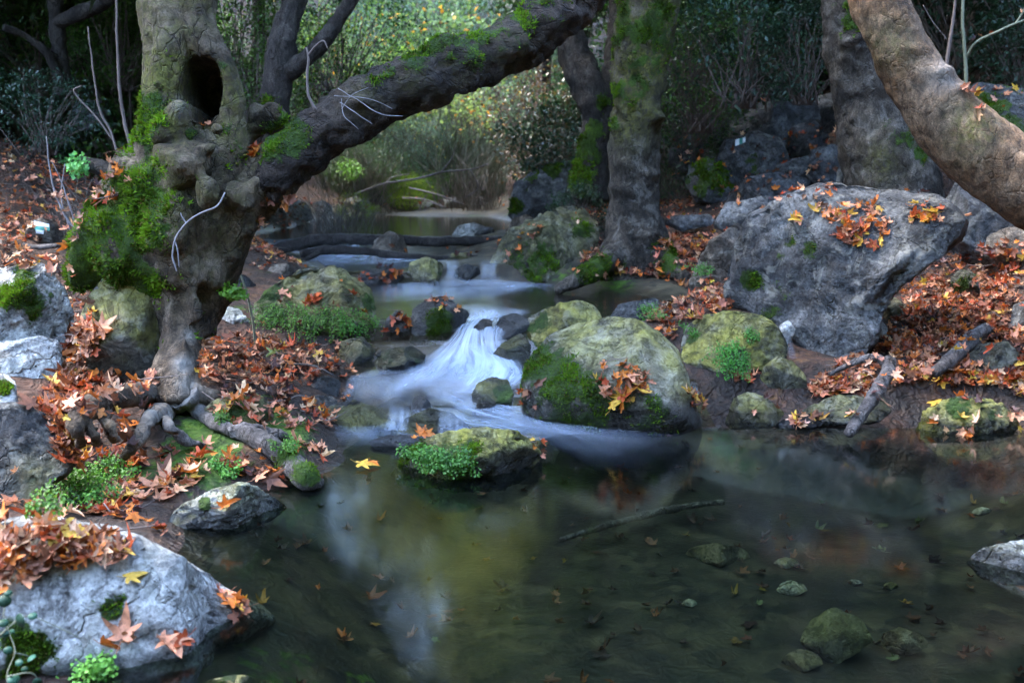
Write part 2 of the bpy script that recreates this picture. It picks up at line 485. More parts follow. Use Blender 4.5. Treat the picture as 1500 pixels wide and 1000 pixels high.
def rock(key, label, outline, mat='grey', Y=None, thick=.6, sub=5, moss=0.0, spots=(), algae=0.0, wet=.05, box=2.4, rough=1.0, bumps=(),
         facets=7, ext=.18, cat='rock', name='rock', group=None, place=None, seed=None, level_w=None, algae_spots=(), sc=1.0):
    o = np.array(outline, float); seed = seed if seed is not None else len(ROCKS) * 13 + 5
    rs = np.random.RandomState(seed)
    x0, x1, y0, y1 = o[:, 0].min(), o[:, 0].max(), o[:, 1].min(), o[:, 1].max()
    low = o[:, 1] > y0 + .72 * (y1 - y0); o[low, 1] += ext * (y1 - y0)
    c = np.array([(x0 + x1) / 2, (o[:, 1].min() + o[:, 1].max()) / 2])
    auto = Y is None
    if auto:
        g = ground_hit(c[0], y1); Y = g[1]
    C = at(c[0], c[1], Y); mpp = np.linalg.norm(C - CAM) / np.linalg.norm(ray(*c)) / FP
    half = min(x1 - x0, y1 - y0) / 2 * mpp; wide = max(x1 - x0, y1 - y0) / 2 * mpp
    T = thick * math.sqrt(half * wide)
    if auto:
        sh = T * .55; Y2 = Y + sh; C = at(c[0], c[1], Y2); mpp = mpp * Y2 / Y
    N = (C - CAM) / np.linalg.norm(C - CAM); R = np.cross(N, [0, 0, 1]); R /= np.linalg.norm(R); U = np.cross(R, N)
    q = []
    for a, b in o:
        d = ray(a, b); t = ((C - CAM) @ N) / (d @ N); p = CAM + d * t - C; q.append((p @ R, p @ U))
    q = np.array(q); q2 = np.roll(q, -1, 0)
    th = np.linspace(-math.pi, math.pi, 721)[:-1]; rr = np.zeros(720)
    for A, B in zip(q, q2):
        e = B - A; D = np.stack([np.cos(th), np.sin(th)], 1)
        den = D[:, 0] * e[1] - D[:, 1] * e[0]; den = np.where(abs(den) < 1e-9, 1e-9, den)
        t = (A[0] * e[1] - A[1] * e[0]) / den; u = (A[0] * D[:, 1] - A[1] * D[:, 0]) / den
        ok = (t > 0) & (u >= -1e-6) & (u <= 1 + 1e-6); rr = np.where(ok, np.maximum(rr, t), rr)
    rr = np.where(rr <= 0, half, rr)
    k = np.exp(-np.arange(-12, 13) ** 2 / (2 * 4.0 ** 2)); k /= k.sum()
    rr = np.convolve(np.concatenate([rr[-12:], rr, rr[:12]]), k, 'valid')
    V0, F = ico(sub)
    # icosphere axis along the view so that the finest detail faces sideways
    u, v, w = V0[:, 0], V0[:, 2], V0[:, 1]
    s = np.sqrt(u * u + v * v); f = 1 / (s ** box + abs(w) ** box) ** (1 / box)
    s, w = s * f, w * f
    ang = np.arctan2(v, u); r = np.interp(ang, np.append(th, math.pi), np.append(rr, rr[0]))
    a, b, dpt = s * r * np.cos(ang), s * r * np.sin(ang), w * T
    for (bx, by, amt, rad) in bumps:
        d = ray(bx, by); t = ((C - CAM) @ N) / (d @ N); p = CAM + d * t - C
        wgt = np.exp(-((a - p @ R) ** 2 + (b - p @ U) ** 2) / (2 * (rad * mpp) ** 2)) * sstep(.1, -.4, w)
        dpt = dpt - amt * wgt
    L = np.stack([a, b, dpt], 1)
    for _ in range(facets):
        n = rs.normal(size=3) * np.array([.8, .8, .35]) + np.array([0, .25, -1.0]); n /= np.linalg.norm(n); pr = L @ n
        cc = np.quantile(pr, rs.uniform(.74, .9))
        ex = np.maximum(pr - cc, 0); L[:, 2] += np.minimum(ex * .85 / max(.35, -n[2]), T * .9)
    P = C + L[:, :1] * R + L[:, 1:2] * U + L[:, 2:] * N
    me = mesh_np(name, P, F); nn = normals_of(me)
    S = math.sqrt(half * wide); off = rs.rand(3) * 50
    d = fbm(P + off, 1.1 / S, 4, seed) * .09 * S + (ridge(P + off, 2.2 / S, 4, seed + 3) - .35) * .045 * S
    Sd = min(S, .35)
    d = d + fbm(P + off, 5.5 / Sd / 1.2, 4, seed + 5) * .040 * Sd - sstep(.2, .5, fbm(P + off, 6 / Sd, 3, seed + 8)) * .05 * Sd + ridge(P * np.array([1, 1, 2.2]) + off, 3.2 / Sd, 3, seed + 11) * .022 * Sd
    P = P + nn * (d * rough * sc)[:, None]
    set_verts(me, P); nn = normals_of(me)
    ax, ay, _ = to_px(P)
    m = np.zeros(len(P)); al = np.zeros(len(P))
    if moss: m = np.maximum(m, moss * sstep(-.2, .75, nn[:, 2]) * sstep(-.25, .25, fbm(P + off, 2.4 / S, 4, seed + 30)))
    fr = sstep(.35, -.1, nn @ N)
    for (bx, by, rad, st) in spots:
        m = np.maximum(m, st * np.exp(-((ax - bx) ** 2 + (ay - by) ** 2) / (2 * (rad * .7) ** 2)) * fr)
    m = np.clip(m * (1 + 1.1 * fbm(P + off, 7, 4, 91)), 0, 1.2)
    if algae: al = algae * sstep(-.4, .5, nn[:, 2] + .5 * fbm(P + off, 1.8 / S, 3, seed + 40))
    for (bx, by, rad, st) in algae_spots:
        al = np.maximum(al, st * np.exp(-((ax - bx) ** 2 + (ay - by) ** 2) / (2 * (rad * .7) ** 2)))
    wl = level(C[1] - T) if level_w is None else level_w
    wt = np.clip((1 - sstep(wet, wet + .03, P[:, 2] - wl + .02 * fbm(P, 9, 2, 4))), 0, 1) if wet > 0 else np.zeros(len(P))
    if wet >= 1: wt = np.ones(len(P)) * .8
    base = np.array([P[:, 0].mean(), P[:, 1].mean(), P[:, 2].min()])
    me2 = mesh_np(name, P, F, [MR[mat]], attrs={'mask': np.stack([m, al, wt], 1)}, origin=base)
    bpy.data.meshes.remove(me)
    ob = obj(name, me2, loc=base, label=label, cat=cat, group=group)
    ob['_place'] = place or label
    ROCKS[key] = (ob, P, F, m)
    return ob


rock('lf', 'large pale slanting boulder at the pool edge with leaves heaped on its crest', [(-90, 800), (-40, 775), (0, 763), (60, 757), (120, 765), (180, 780), (245, 806), (300, 832), (345, 860), (390, 880), (428, 904), (400, 922), (340, 956), (275, 992), (200, 1030), (100, 1070), (-60, 1090)],
     'pale', Y=3.05, thick=.62, sub=6, box=3.0, spots=[(165, 888, 22, .8), (180, 875, 12, .7), (40, 945, 45, .9), (20, 985, 45, 1)], wet=.03, rough=.7, facets=3, place='the pale boulder at the pool edge', level_w=0, bumps=[(120, 900, .10, 120)], ext=.05)
rock('l1', 'pale pitted boulder beside the hollow tree, draped with bright moss', [(-50, 402), (20, 388), (60, 384), (78, 394), (100, 440), (117, 478), (95, 508), (60, 512), (0, 505), (-50, 505)], 'pale', Y=5.5, thick=.7, sub=6, spots=[(35, 410, 24, 1), (45, 440, 30, 1), (10, 430, 25, .9), (95, 465, 14, .6), (70, 462, 12, .5)], wet=0, place='the pitted mossy boulder')
rock('l2', 'smooth pinkish pale boulder below the pitted mossy one', [(-50, 500), (20, 498), (60, 492), (85, 500), (93, 530), (75, 570), (40, 592), (-50, 600)], 'pale', Y=5.25, thick=.6, spots=[(30, 560, 12, .7)], wet=0, place='the smooth pinkish boulder')
rock('l3', 'small white stone with a moss cap above the blue-grey boulder', [(-30, 545), (5, 545), (22, 560), (26, 590), (-30, 600)], 'pale', Y=4.75, thick=.7, sub=4, spots=[(5, 565, 14, 1)], wet=0)
rock('l4', 'rounded blue-grey boulder overhanging a fern', [(-60, 600), (20, 590), (62, 600), (96, 630), (114, 665), (106, 690), (80, 706), (60, 722), (20, 746), (-60, 755)], 'grey', Y=4.15, thick=.75, sub=6, wet=0, place='the blue-grey boulder', algae_spots=[(60, 710, 40, .5)], rough=.7)
rock('l5', 'wedge shaped half sunken stone with a yellowish top and one leaf', [(231, 768), (255, 745), (290, 730), (320, 715), (350, 707), (375, 714), (402, 726), (428, 742), (415, 754), (360, 762), (300, 774), (260, 780)], 'pale', thick=.7, sub=6, spots=[(300, 738, 14, .7)], algae=.7, wet=.055, place='the wedge shaped stone in the water', level_w=0)
rock('l6', 'pale slab that the hollow tree has grown over', [(112, 470), (130, 430), (150, 405), (200, 395), (240, 400), (258, 470), (250, 530), (228, 556), (170, 548), (135, 525)], 'tan', Y=5.5, thick=.45, sub=5, algae=.8, wet=0, place='the pale slab under the hollow tree', rough=.6)
rock('l7', 'mossy olive stone wedged behind the spreading roots', [(295, 598), (325, 580), (360, 572), (386, 580), (403, 604), (396, 622), (368, 628), (325, 618)], 'olive', thick=.8, moss=.4, spots=[(345, 602, 25, .9), (390, 600, 15, .8)], algae=.6, wet=0)
rock('l8', 'fern draped boulder with a pale rounded top', [(368, 455), (384, 426), (420, 405), (452, 392), (492, 392), (522, 405), (546, 425), (553, 455), (545, 492), (500, 520), (440, 524), (390, 514), (372, 490)], 'olive', Y=7.25, thick=.75, sub=6, spots=[(400, 440, 35, .8), (540, 440, 20, .7), (460, 470, 60, .5)], algae=.45, wet=.05, level_w=.2, place='the fern draped boulder')
rock('l9', 'blunt pale stone behind the hollow tree trunk', [(298, 470), (322, 448), (350, 452), (369, 474), (360, 497), (308, 500)], 'pale', Y=7.0, thick=.8, wet=0, algae=.3)
rock('l10', 'low dark stone in the shaded side channel', [(318, 425), (330, 405), (358, 402), (378, 420), (372, 438), (325, 440)], 'dark', Y=8.4, thick=.8, wet=1)
rock('l11', 'small round stone beside the side channel rapid', [(385, 405), (398, 388), (420, 385), (432, 398), (425, 412), (390, 415)], 'brown', Y=9.5, thick=.8, wet=.03, sub=4)
rock('m1', 'moss fronted boulder capped with red leaves, left of the cascade lip', [(598, 490), (604, 455), (622, 440), (645, 433), (672, 446), (688, 460), (680, 480), (660, 498), (625, 504), (605, 500)], 'dark', Y=7.15, thick=.8, spots=[(640, 480, 28, 1), (608, 440, 14, .6)], wet=.04, level_w=.2, place='the moss fronted boulder')
rock('m2', 'grey angular stone pinned between two leaf clusters', [(560, 490), (566, 465), (582, 455), (598, 465), (602, 492), (585, 500)], 'grey', Y=7.1, thick=.8, sub=4, wet=.05, level_w=.2)
rock('m3', 'glistening wet stone rounded by the white water', [(544, 530), (556, 514), (580, 508), (606, 507), (625, 519), (623, 533), (600, 542), (560, 543)], 'dark', Y=6.55, thick=.85, spots=[(565, 525, 16, .6), (615, 528, 10, .5)], wet=1, algae=.3)
rock('m4', 'dark boulder at the cascade lip', [(722, 482), (734, 463), (755, 457), (776, 468), (774, 490), (748, 497), (727, 493)], 'dark', Y=7.1, thick=.85, wet=1, sub=4)
rock('m4b', 'flat black stone splitting the cascade lip', [(688, 503), (694, 478), (708, 466), (722, 470), (716, 490), (700, 505)], 'dark', Y=7.05, thick=.6, wet=1, sub=4)
rock('m5', 'smooth green stone glazed with running water', [(718, 522), (736, 502), (764, 487), (778, 505), (776, 535), (740, 540)], 'dark', Y=6.75, thick=.7, wet=1, algae=.55, rough=.35)
rock('m6', 'knee high mossy stone at the foot of the big boulder', [(690, 580), (699, 560), (720, 551), (743, 555), (752, 575), (748, 597), (700, 600)], 'dark', thick=.85, spots=[(735, 575, 22, .8)], wet=.03, algae=.4)
rock('m7', 'pebble sized grey stone against the mossy stone', [(694, 600), (700, 585), (714, 579), (726, 588), (728, 602), (700, 604)], 'dark', Y=5.95, thick=.8, sub=4, algae=.3)
rock('m8', 'small black stone parting the lower rapid', [(602, 600), (605, 582), (618, 577), (630, 588), (634, 602), (615, 606)], 'dark', Y=5.95, thick=.8, wet=1, sub=4)
rock('m9', 'blue-grey hump under a thin sheet of water', [(575, 640), (592, 612), (630, 597), (662, 604), (690, 625), (684, 642), (620, 648)], 'dark', Y=5.55, thick=.8, wet=1, algae=.35, rough=.4)
rock('m10', 'dark green ledge under the left trickle', [(470, 620), (482, 592), (520, 585), (560, 600), (582, 622), (560, 640), (500, 640)], 'dark', Y=5.7, thick=.8, wet=1, algae=.5, rough=.5)
rock('m11', 'flat dark stone just clear of the pool', [(538, 648), (560, 638), (600, 636), (622, 645), (600, 656), (555, 656)], 'dark', thick=.8, wet=1, sub=4)
rock('m12', 'low black ledge below the leaf bank', [(412, 590), (450, 578), (490, 580), (500, 600), (470, 615), (420, 612)], 'dark', Y=5.8, thick=.8, wet=1, sub=4)
rock('m13', 'grey shelf wet by the left trickle', [(400, 572), (430, 553), (470, 548), (500, 556), (495, 575), (440, 585)], 'dark', Y=6.1, thick=.8, wet=1, sub=4)
rock('m14', 'dark wet stone under the fern draped boulder', [(490, 540), (500, 500), (530, 492), (550, 512), (545, 545), (515, 552)], 'dark', Y=6.75, thick=.6, wet=1, algae=.5)
rock('f1', 'yellow-green stone island in the pool with a fern on its flank', [(563, 686), (590, 660), (622, 640), (660, 630), (710, 625), (752, 632), (780, 648), (800, 668), (770, 688), (740, 702), (680, 704), (620, 700), (575, 697)], 'olive', thick=.75, sub=6, algae=1.0, spots=[(610, 678, 40, 1), (660, 680, 40, .9), (690, 655, 20, .6)], wet=.06, place='the stone island in the pool', bumps=[(720, 650, .08, 30)], level_w=0)
rock('f2', 'low grey stone at the back of the stone island', [(752, 640), (775, 634), (800, 645), (819, 660), (810, 672), (780, 672)], 'olive', Y=5.35, thick=.8, wet=.03, algae=.5, level_w=0)
rock('b1', 'great domed boulder with an olive crown and a leaf filled ledge', [(762, 592), (764, 560), (778, 520), (800, 490), (840, 473), (890, 464), (930, 468), (962, 485), (992, 515), (1009, 550), (1018, 580), (1030, 612), (980, 620), (900, 622), (820, 610), (782, 606)], 'tan', thick=.62, sub=6,
     algae_spots=[(890, 468, 34, 1), (950, 482, 34, 1), (990, 525, 30, .9), (1003, 565, 24, .6), (860, 478, 60, .8), (930, 500, 60, .6)], moss=.0, spots=[(815, 570, 60, .8), (880, 598, 60, .75), (790, 540, 44, .7), (850, 575, 50, .6), (960, 608, 40, .6)], wet=.17, rough=.45, facets=1, place='the great domed boulder', bumps=[(980, 600, .12, 40), (900, 610, .1, 60), (860, 515, .08, 50)], level_w=0, ext=.1)
rock('b2', 'yellow topped boulder standing behind the great domed one', [(760, 500), (764, 470), (800, 450), (840, 440), (870, 446), (883, 465), (880, 505), (800, 545), (764, 532)], 'olive', Y=6.95, thick=.8, algae=.8, spots=[(780, 470, 26, .9), (775, 510, 30, .6)], wet=.02, level_w=.1, place='the yellow topped boulder')
rock('b3', 'olive boulder with a fern hanging down its face', [(995, 510), (1005, 475), (1030, 460), (1075, 455), (1112, 460), (1142, 478), (1157, 505), (1152, 535), (1122, 556), (1060, 572), (1020, 566), (1000, 546)], 'olive', Y=6.55, thick=.75, sub=6, algae=.85, spots=[(1075, 520, 25, .6), (1010, 490, 20, .6)], wet=0, rough=.7, place='the fern hung olive boulder')
rock('b4', 'egg shaped brown-green stone in front of the olive boulder', [(1108, 562), (1120, 536), (1138, 521), (1160, 528), (1180, 550), (1188, 576), (1150, 582), (1115, 576)], 'olive', thick=.85, algae=.6, wet=0, place='the egg shaped stone', rough=.6)
rock('b5', 'dome shaped wet stone at the waterline', [(1060, 612), (1075, 582), (1096, 573), (1120, 580), (1152, 605), (1132, 618), (1070, 621)], 'olive', thick=.85, algae=.5, wet=.06, level_w=0, rough=.6)
rock('b6', 'flat wet ledge under the fallen branch', [(1150, 614), (1184, 594), (1230, 578), (1290, 580), (1310, 600), (1290, 612), (1200, 618)], 'grey', thick=.8, wet=.05, algae=.4, level_w=0)
rock('b7', 'low wedge of wet stone lapped by the pool', [(1128, 622), (1150, 612), (1190, 606), (1215, 612), (1200, 622), (1150, 626)], 'grey', thick=.8, wet=.1, level_w=0, sub=4)
rock('b8', 'craggy moss topped rock standing in the pool below the leaf bank', [(1343, 622), (1355, 600), (1400, 580), (1442, 582), (1472, 594), (1493, 610), (1488, 628), (1420, 638), (1350, 635)], 'olive', thick=.75, sub=6, algae=.9, spots=[(1400, 592, 30, .6), (1460, 610, 20, .5)], wet=.06, rough=1.4, level_w=0, place='the craggy rock in the pool')
rock('b9', 'white crowned stone cut by the picture edge in the pool', [(1411, 822), (1440, 803), (1480, 792), (1540, 785), (1590, 800), (1600, 838), (1500, 847), (1440, 838)], 'pale', thick=.8, algae=.5, wet=.05, level_w=0, rough=.5)
rock('b10', 'dark stone in the gap under the massive boulder', [(1150, 560), (1160, 500), (1190, 480), (1225, 500), (1235, 545), (1200, 575)], 'dark', Y=6.95, thick=.5, wet=.3)
rock('B', 'massive blue-grey boulder with dry leaves lying on its flat top', [(1058, 445), (1057, 412), (1073, 362), (1090, 326), (1130, 300), (1170, 280), (1202, 272), (1260, 271), (1300, 275), (1350, 283), (1396, 295), (1417, 325), (1411, 347), (1372, 382), (1322, 412), (1303, 440), (1282, 480), (1262, 520), (1236, 532), (1200, 542), (1172, 522), (1150, 482), (1100, 456)],
     'grey', Y=7.0, thick=.62, sub=6, spots=[(1155, 352, 12, .9), (1190, 366, 14, .9), (1145, 375, 12, .6), (1100, 410, 18, .8), (1145, 425, 22, .5), (1130, 460, 18, .5)], wet=0, facets=2, rough=1.2, place='the massive blue-grey boulder',
     bumps=[(1385, 325, .22, 26), (1345, 355, .30, 28), (1305, 385, .36, 30), (1285, 430, .34, 30), (1262, 480, .28, 28), (1180, 420, .16, 50), (1200, 290, -.10, 50), (1290, 290, -.12, 60)], ext=.06)
rock('B2', 'low rounded stone at the back corner of the massive boulder', [(1045, 322), (1062, 297), (1110, 289), (1160, 285), (1150, 330), (1060, 332)], 'grey', Y=8.6, thick=.8, wet=0)
rock('B3', 'rough pinkish sloping rock with a leaf apron', [(1008, 402), (1040, 352), (1080, 326), (1122, 330), (1100, 380), (1070, 412), (1022, 414)], 'brown', Y=8.3, thick=.7, wet=0, place='the rough pinkish rock')
rock('B4', 'small stone at the back shore of the middle pool', [(892, 462), (905, 446), (925, 442), (960, 435), (975, 450), (960, 465), (910, 470)], 'dark', Y=7.5, thick=.8, wet=0)
rock('B5', 'pebble like stone at the corner of the middle pool', [(1018, 418), (1028, 402), (1045, 405), (1052, 418), (1035, 426)], 'olive', Y=8.2, thick=.8, wet=0, sub=4)
rock('c1', 'broad lichened rock leaning toward the stream beside the mossy trunk', [(713, 372), (740, 340), (790, 315), (830, 297), (862, 300), (880, 330), (876, 360), (850, 390), (800, 399), (750, 401), (720, 392)], 'olive', Y=9.9, thick=.7, sub=6, spots=[(790, 385, 40, .8), (855, 335, 20, .7), (740, 380, 20, .5)], algae=.25, wet=.02, level_w=.4, place='the broad lichened rock')
rock('c2', 'dark moss backed boulder above the far pool', [(744, 300), (754, 270), (790, 245), (832, 234), (842, 260), (837, 300), (790, 313), (754, 313)], 'far', Y=14.5, thick=.8, moss=.5, spots=[(810, 243, 18, 1), (755, 300, 14, .9)], wet=0)
rock('c3', 'brown stone sitting on the fallen log', [(540, 372), (549, 352), (570, 338), (590, 345), (600, 370), (580, 379), (550, 379)], 'brown', Y=11.6, thick=.9, wet=0, sub=4)
rock('c4', 'pale stone with a green flank in the upper riffle', [(592, 412), (600, 386), (625, 376), (648, 385), (656, 408), (630, 418)], 'olive', Y=9.85, thick=.8, algae=.5, spots=[(645, 400, 10, .8)], wet=.03, level_w=.4)
rock('c5', 'flat mossy stone in the upper riffle', [(650, 383), (662, 371), (685, 369), (694, 380), (680, 386)], 'olive', Y=11, thick=.9, algae=.5, sub=4, moss=.3)
rock('c6', 'black stone between two small falls of the upper riffle', [(664, 410), (668, 392), (685, 386), (702, 392), (706, 408), (690, 414)], 'dark', Y=9.8, thick=.8, wet=1, sub=4)
rock('c7', 'low dark stone heaped with wet leaves in the upper riffle', [(515, 418), (530, 395), (570, 390), (592, 400), (590, 420), (550, 424)], 'dark', Y=9.75, thick=.8, wet=1, sub=4, place='the low dark stone of the upper riffle')
rock('c8', 'thin grey stone by the right end of the log', [(690, 345), (705, 332), (722, 333), (728, 345), (710, 350)], 'grey', Y=13, thick=.9, sub=4)
rock('d1', 'slab on the shaded slope bearing a painted trail mark', [(1035, 252), (1062, 206), (1108, 190), (1146, 203), (1160, 238), (1126, 258), (1058, 262)], 'far', Y=11.6, thick=.7, wet=0, spots=[(1100, 240, 20, .6)], cat='rock')
rock('d2', 'dark moss covered rock at the foot of the shaded slope', [(1003, 270), (1010, 242), (1035, 231), (1062, 240), (1077, 265), (1062, 285), (1020, 288)], 'far', Y=11.3, thick=.85, moss=1.0, spots=[(1040, 255, 40, .8)], wet=0)
rock('d3', 'long layered slab high on the shaded slope', [(1030, 220), (1042, 186), (1088, 160), (1150, 146), (1195, 142), (1205, 178), (1150, 205), (1060, 222)], 'far', Y=12.6, thick=.7, wet=0, rough=1.4)
rock('d4', 'stepped slab beneath the trail mark slab', [(1055, 296), (1085, 262), (1140, 252), (1190, 262), (1182, 290), (1100, 302)], 'far', Y=10.6, thick=.8, wet=0)
rock('d5', 'thin dark slab leaning on the base of the knobbly trunk', [(1222, 290), (1228, 240), (1238, 202), (1250, 210), (1254, 285)], 'grey', Y=9.6, thick=.5, wet=0, sub=4)
rock('d6', 'angular stone below the leaning slab', [(1180, 252), (1188, 218), (1222, 210), (1240, 232), (1232, 262), (1205, 266)], 'far', Y=10.6, thick=.8, wet=0, sub=4)
rock('d7', 'squat stone on the path behind the scaly trunk', [(985, 255), (995, 225), (1040, 218), (1055, 235), (1020, 260)], 'far', Y=12.4, thick=.8, wet=0, sub=4)
rock('d8', 'broken stone among the steps of the shaded slope', [(1146, 225), (1158, 186), (1192, 176), (1216, 198), (1200, 228), (1170, 232)], 'far', Y=12, thick=.8, wet=0, sub=4)
rock('d9', 'rough stone at the dark top of the shaded slope', [(1185, 182), (1198, 140), (1228, 132), (1250, 160), (1235, 190)], 'far', Y=13.4, thick=.8, wet=0, sub=4)
rock('d10', 'flat step stone beside the scaly trunk', [(960, 325), (985, 315), (1040, 314), (1050, 328), (1000, 335)], 'far', Y=10.3, thick=.9, wet=0, sub=4)
rock('e1', 'moss blanketed boulder behind the leaning smooth trunk', [(1392, 190), (1400, 140), (1430, 118), (1500, 128), (1560, 150), (1560, 235), (1480, 240), (1420, 222)], 'grey', Y=8.9, thick=.7, sub=5, moss=.7, spots=[(1450, 160, 35, .9), (1490, 185, 30, .8), (1420, 150, 20, .7)], wet=0, place='the moss blanketed boulder')
rock('e2', 'grey boulder tucked under the leaning smooth trunk', [(1378, 330), (1385, 290), (1402, 265), (1442, 270), (1490, 320), (1484, 365), (1440, 374), (1400, 360)], 'grey', Y=8.0, thick=.7, wet=0, place='the grey boulder under the leaning trunk')
rock('e3', 'brown stone end beneath the leaning smooth trunk', [(1436, 375), (1446, 345), (1490, 328), (1540, 340), (1540, 390), (1460, 392)], 'brown', Y=7.6, thick=.7, wet=0)
rock('e4', 'mossy knob of rock poking out of the leaf bank', [(1388, 432), (1394, 405), (1410, 393), (1430, 402), (1436, 428), (1415, 442)], 'olive', thick=.8, moss=.5, spots=[(1410, 415, 20, .8)], wet=0, place='the mossy knob in the leaf bank')
rock('e5', 'brown-grey stone beside the lower edge of the massive boulder', [(1290, 460), (1297, 443), (1312, 436), (1326, 447), (1325, 465), (1305, 470)], 'olive', thick=.8, wet=0, sub=4, algae=.3)
rock('e6', 'small white stone on the leaf bank', [(1274, 492), (1280, 475), (1290, 470), (1300, 478), (1300, 493), (1285, 498)], 'pale', thick=.9, wet=0, sub=4)
rock('e7', 'blue-grey slab half buried in the leaf bank', [(1408, 550), (1416, 522), (1435, 505), (1475, 502), (1495, 520), (1490, 552), (1440, 560)], 'grey', thick=.7, wet=0, place='the slab in the leaf bank', algae=.2)
rock('e8', 'grey rock end at the picture edge of the leaf bank', [(1478, 470), (1484, 446), (1510, 438), (1540, 445), (1540, 480), (1495, 480)], 'grey', thick=.8, wet=0, sub=4)
rock('e9', 'pale cut stone jammed in the crack beside the olive boulder', [(1140, 490), (1142, 475), (1155, 468), (1165, 482), (1158, 496), (1146, 498)], 'pale', Y=6.75, thick=.9, wet=0, sub=4)
rock('g1', 'block on the left slope bearing a painted trail mark', [(34, 352), (40, 325), (62, 318), (90, 328), (94, 352), (60, 360)], 'brown', Y=8.1, thick=.7, wet=0, sub=4)
rock('g2', 'dark rock outcrop high on the left slope', [(100, 165), (115, 145), (150, 148), (162, 170), (140, 185), (108, 182)], 'far', Y=14, thick=.7, wet=0, sub=4)
rs_ = np.random.RandomState(3)
for k, (a, b, w, h, Yy, lab) in enumerate([(430, 308, 30, 18, None, 'pale shore stone nearest the hollow tree branch'), (470, 305, 20, 12, None, 'small shore stone halfway along the far left shore'), (520, 300, 26, 12, None, 'flat shore stone at the head of the far left shore'),
                                          (405, 320, 22, 14, None, 'brown shore stone at the near end of the far left shore'), (660, 298, 24, 10, None, 'whitish stone on the far gravel bar'), (700, 296, 18, 9, None, 'pale lump at the right end of the far gravel bar'),
                                          (625, 300, 18, 8, None, 'tiny pale stone at the left end of the far gravel bar'), (768, 330, 30, 16, None, 'round stone half sunk at the far pool outlet'), (690, 338, 30, 12, None, 'low stone breaking the far pool outlet')]):
    rock('s%d' % k, lab, [(a - w, b + h * .4), (a - w * .6, b - h * .6), (a + w * .1, b - h), (a + w * .8, b - h * .4), (a + w, b + h * .5), (a, b + h * .7)], 'brown' if k in (3, 7) else 'pale', thick=.9, wet=.02, sub=4, group='stones around the far pool')
# stones lying under the water of the front pool
for k, (a, b, w, h, mt, lab) in enumerate([(1322, 937, 40, 20, 'brown', 'sharp cornered tan stone under the shallow water'), (1225, 925, 55, 38, 'olive', 'broad dark sunken stone beside the tan one'),
                                           (1152, 823, 20, 8, 'pale', 'yellowish sunken pebble nearer the middle of the pool'), (1160, 860, 24, 11, 'pale', 'olive yellow sunken pebble, second of two in line'),
                                           (1252, 853, 14, 6, 'pale', 'little pale sunken pebble near the white crowned stone'), (1440, 748, 18, 6, 'pale', 'white sunken pebble beyond the white crowned stone'),
                                           (1050, 810, 55, 16, 'brown', 'flat brown sunken slab in the middle of the pool'), (1010, 882, 12, 6, 'pale', 'pale sunken pebble beside the sunken slab'),
                                           (1175, 965, 32, 16, 'brown', 'reddish sunken stone close to the camera'), (1305, 857, 12, 6, 'olive', 'greenish sunken pebble in the deep shade'),
                                           (350, 1000, 60, 12, 'olive', 'mossy stone rising at the bottom edge of the pool')]):
    g = ground_hit(a, b + h, water=False); Yg = g[1]
    rock('u%d' % k, lab, [(a - w, b + h * .4), (a - w * .7, b - h * .5), (a - w * .1, b - h), (a + w * .7, b - h * .5), (a + w, b + h * .4), (a, b + h)], mt, Y=Yg if k != 10 else 2.75, thick=.8, wet=0, sub=4, rough=.7, algae=.8 if k in (2, 3, 9, 10) else .3, moss=.5 if k == 10 else 0)

rock('d11', 'tall grey block of the stacked slope right beside the scaly trunk', [(978, 232), (985, 205), (1010, 196), (1032, 210), (1030, 238), (1000, 244)], 'far', Y=12.2, thick=.8, wet=0, sub=5)
rock('d12', 'long low step of rock under the layered slab', [(1120, 262), (1140, 236), (1185, 228), (1215, 240), (1205, 262), (1150, 270)], 'far', Y=11.2, thick=.8, wet=0, sub=5)
rock('d13', 'uppermost boulder of the stacked slope under the dark shrubs', [(1090, 160), (1105, 128), (1150, 115), (1190, 128), (1195, 155), (1140, 166)], 'far', Y=14.0, thick=.8, wet=0, sub=5)
rock('d14', 'mossy boulder above the path at the left of the stacked slope', [(985, 200), (1000, 165), (1035, 158), (1052, 182), (1040, 206), (1005, 210)], 'far', Y=13.4, thick=.8, wet=0, sub=5, moss=.4)
for k_ in ('e4', 'e7', 'e5', 'e8', 'b8', 'b6', 'b4', 'b5', 'e6', 'd1', 'd2', 'd3'): ROCKS[k_][0]['_bare'] = 1
# ------------------------------------------------------------------ trees
def remeshed(parts, voxel, smooth=5):
    V, F = join_parts(parts)
    me = mesh_np('tmp', V, F); o = bpy.data.objects.new('tmp', me); COL.objects.link(o)
    m = o.modifiers.new('r', 'REMESH'); m.mode = 'VOXEL'; m.voxel_size = voxel
    s = o.modifiers.new('s', 'SMOOTH'); s.factor = .5; s.iterations = smooth
    dg = bpy.context.evaluated_depsgraph_get(); ev = o.evaluated_get(dg)
    me2 = bpy.data.meshes.new_from_object(ev)
    bpy.data.objects.remove(o); bpy.data.meshes.remove(me)
    return me2


def ball(px, py, Y, r, sq=(1, 1, 1)):
    V, F = ico(4); c = at(px, py, Y); R = r * Y / FP
    return V * R * np.array(sq) + c, [F]


def spot_mask(P, nn, spots, facing=True):
    ax, ay, _ = to_px(P); m = np.zeros(len(P))
    vd = (P - CAM) / np.linalg.norm(P - CAM, axis=1)[:, None]
    fr = sstep(.3, -.15, (nn * vd).sum(1)) if facing else 1
    for (bx, by, rad, st) in spots:
        m = np.maximum(m, st * np.exp(-((ax - bx) ** 2 + (ay - by) ** 2) / (2 * (rad * .7) ** 2)) * fr)
    return np.clip(m * (1 + 1.2 * fbm(P, 5, 4, 91) + .5 * fbm(P, 19, 2, 92)), 0, 1.25)


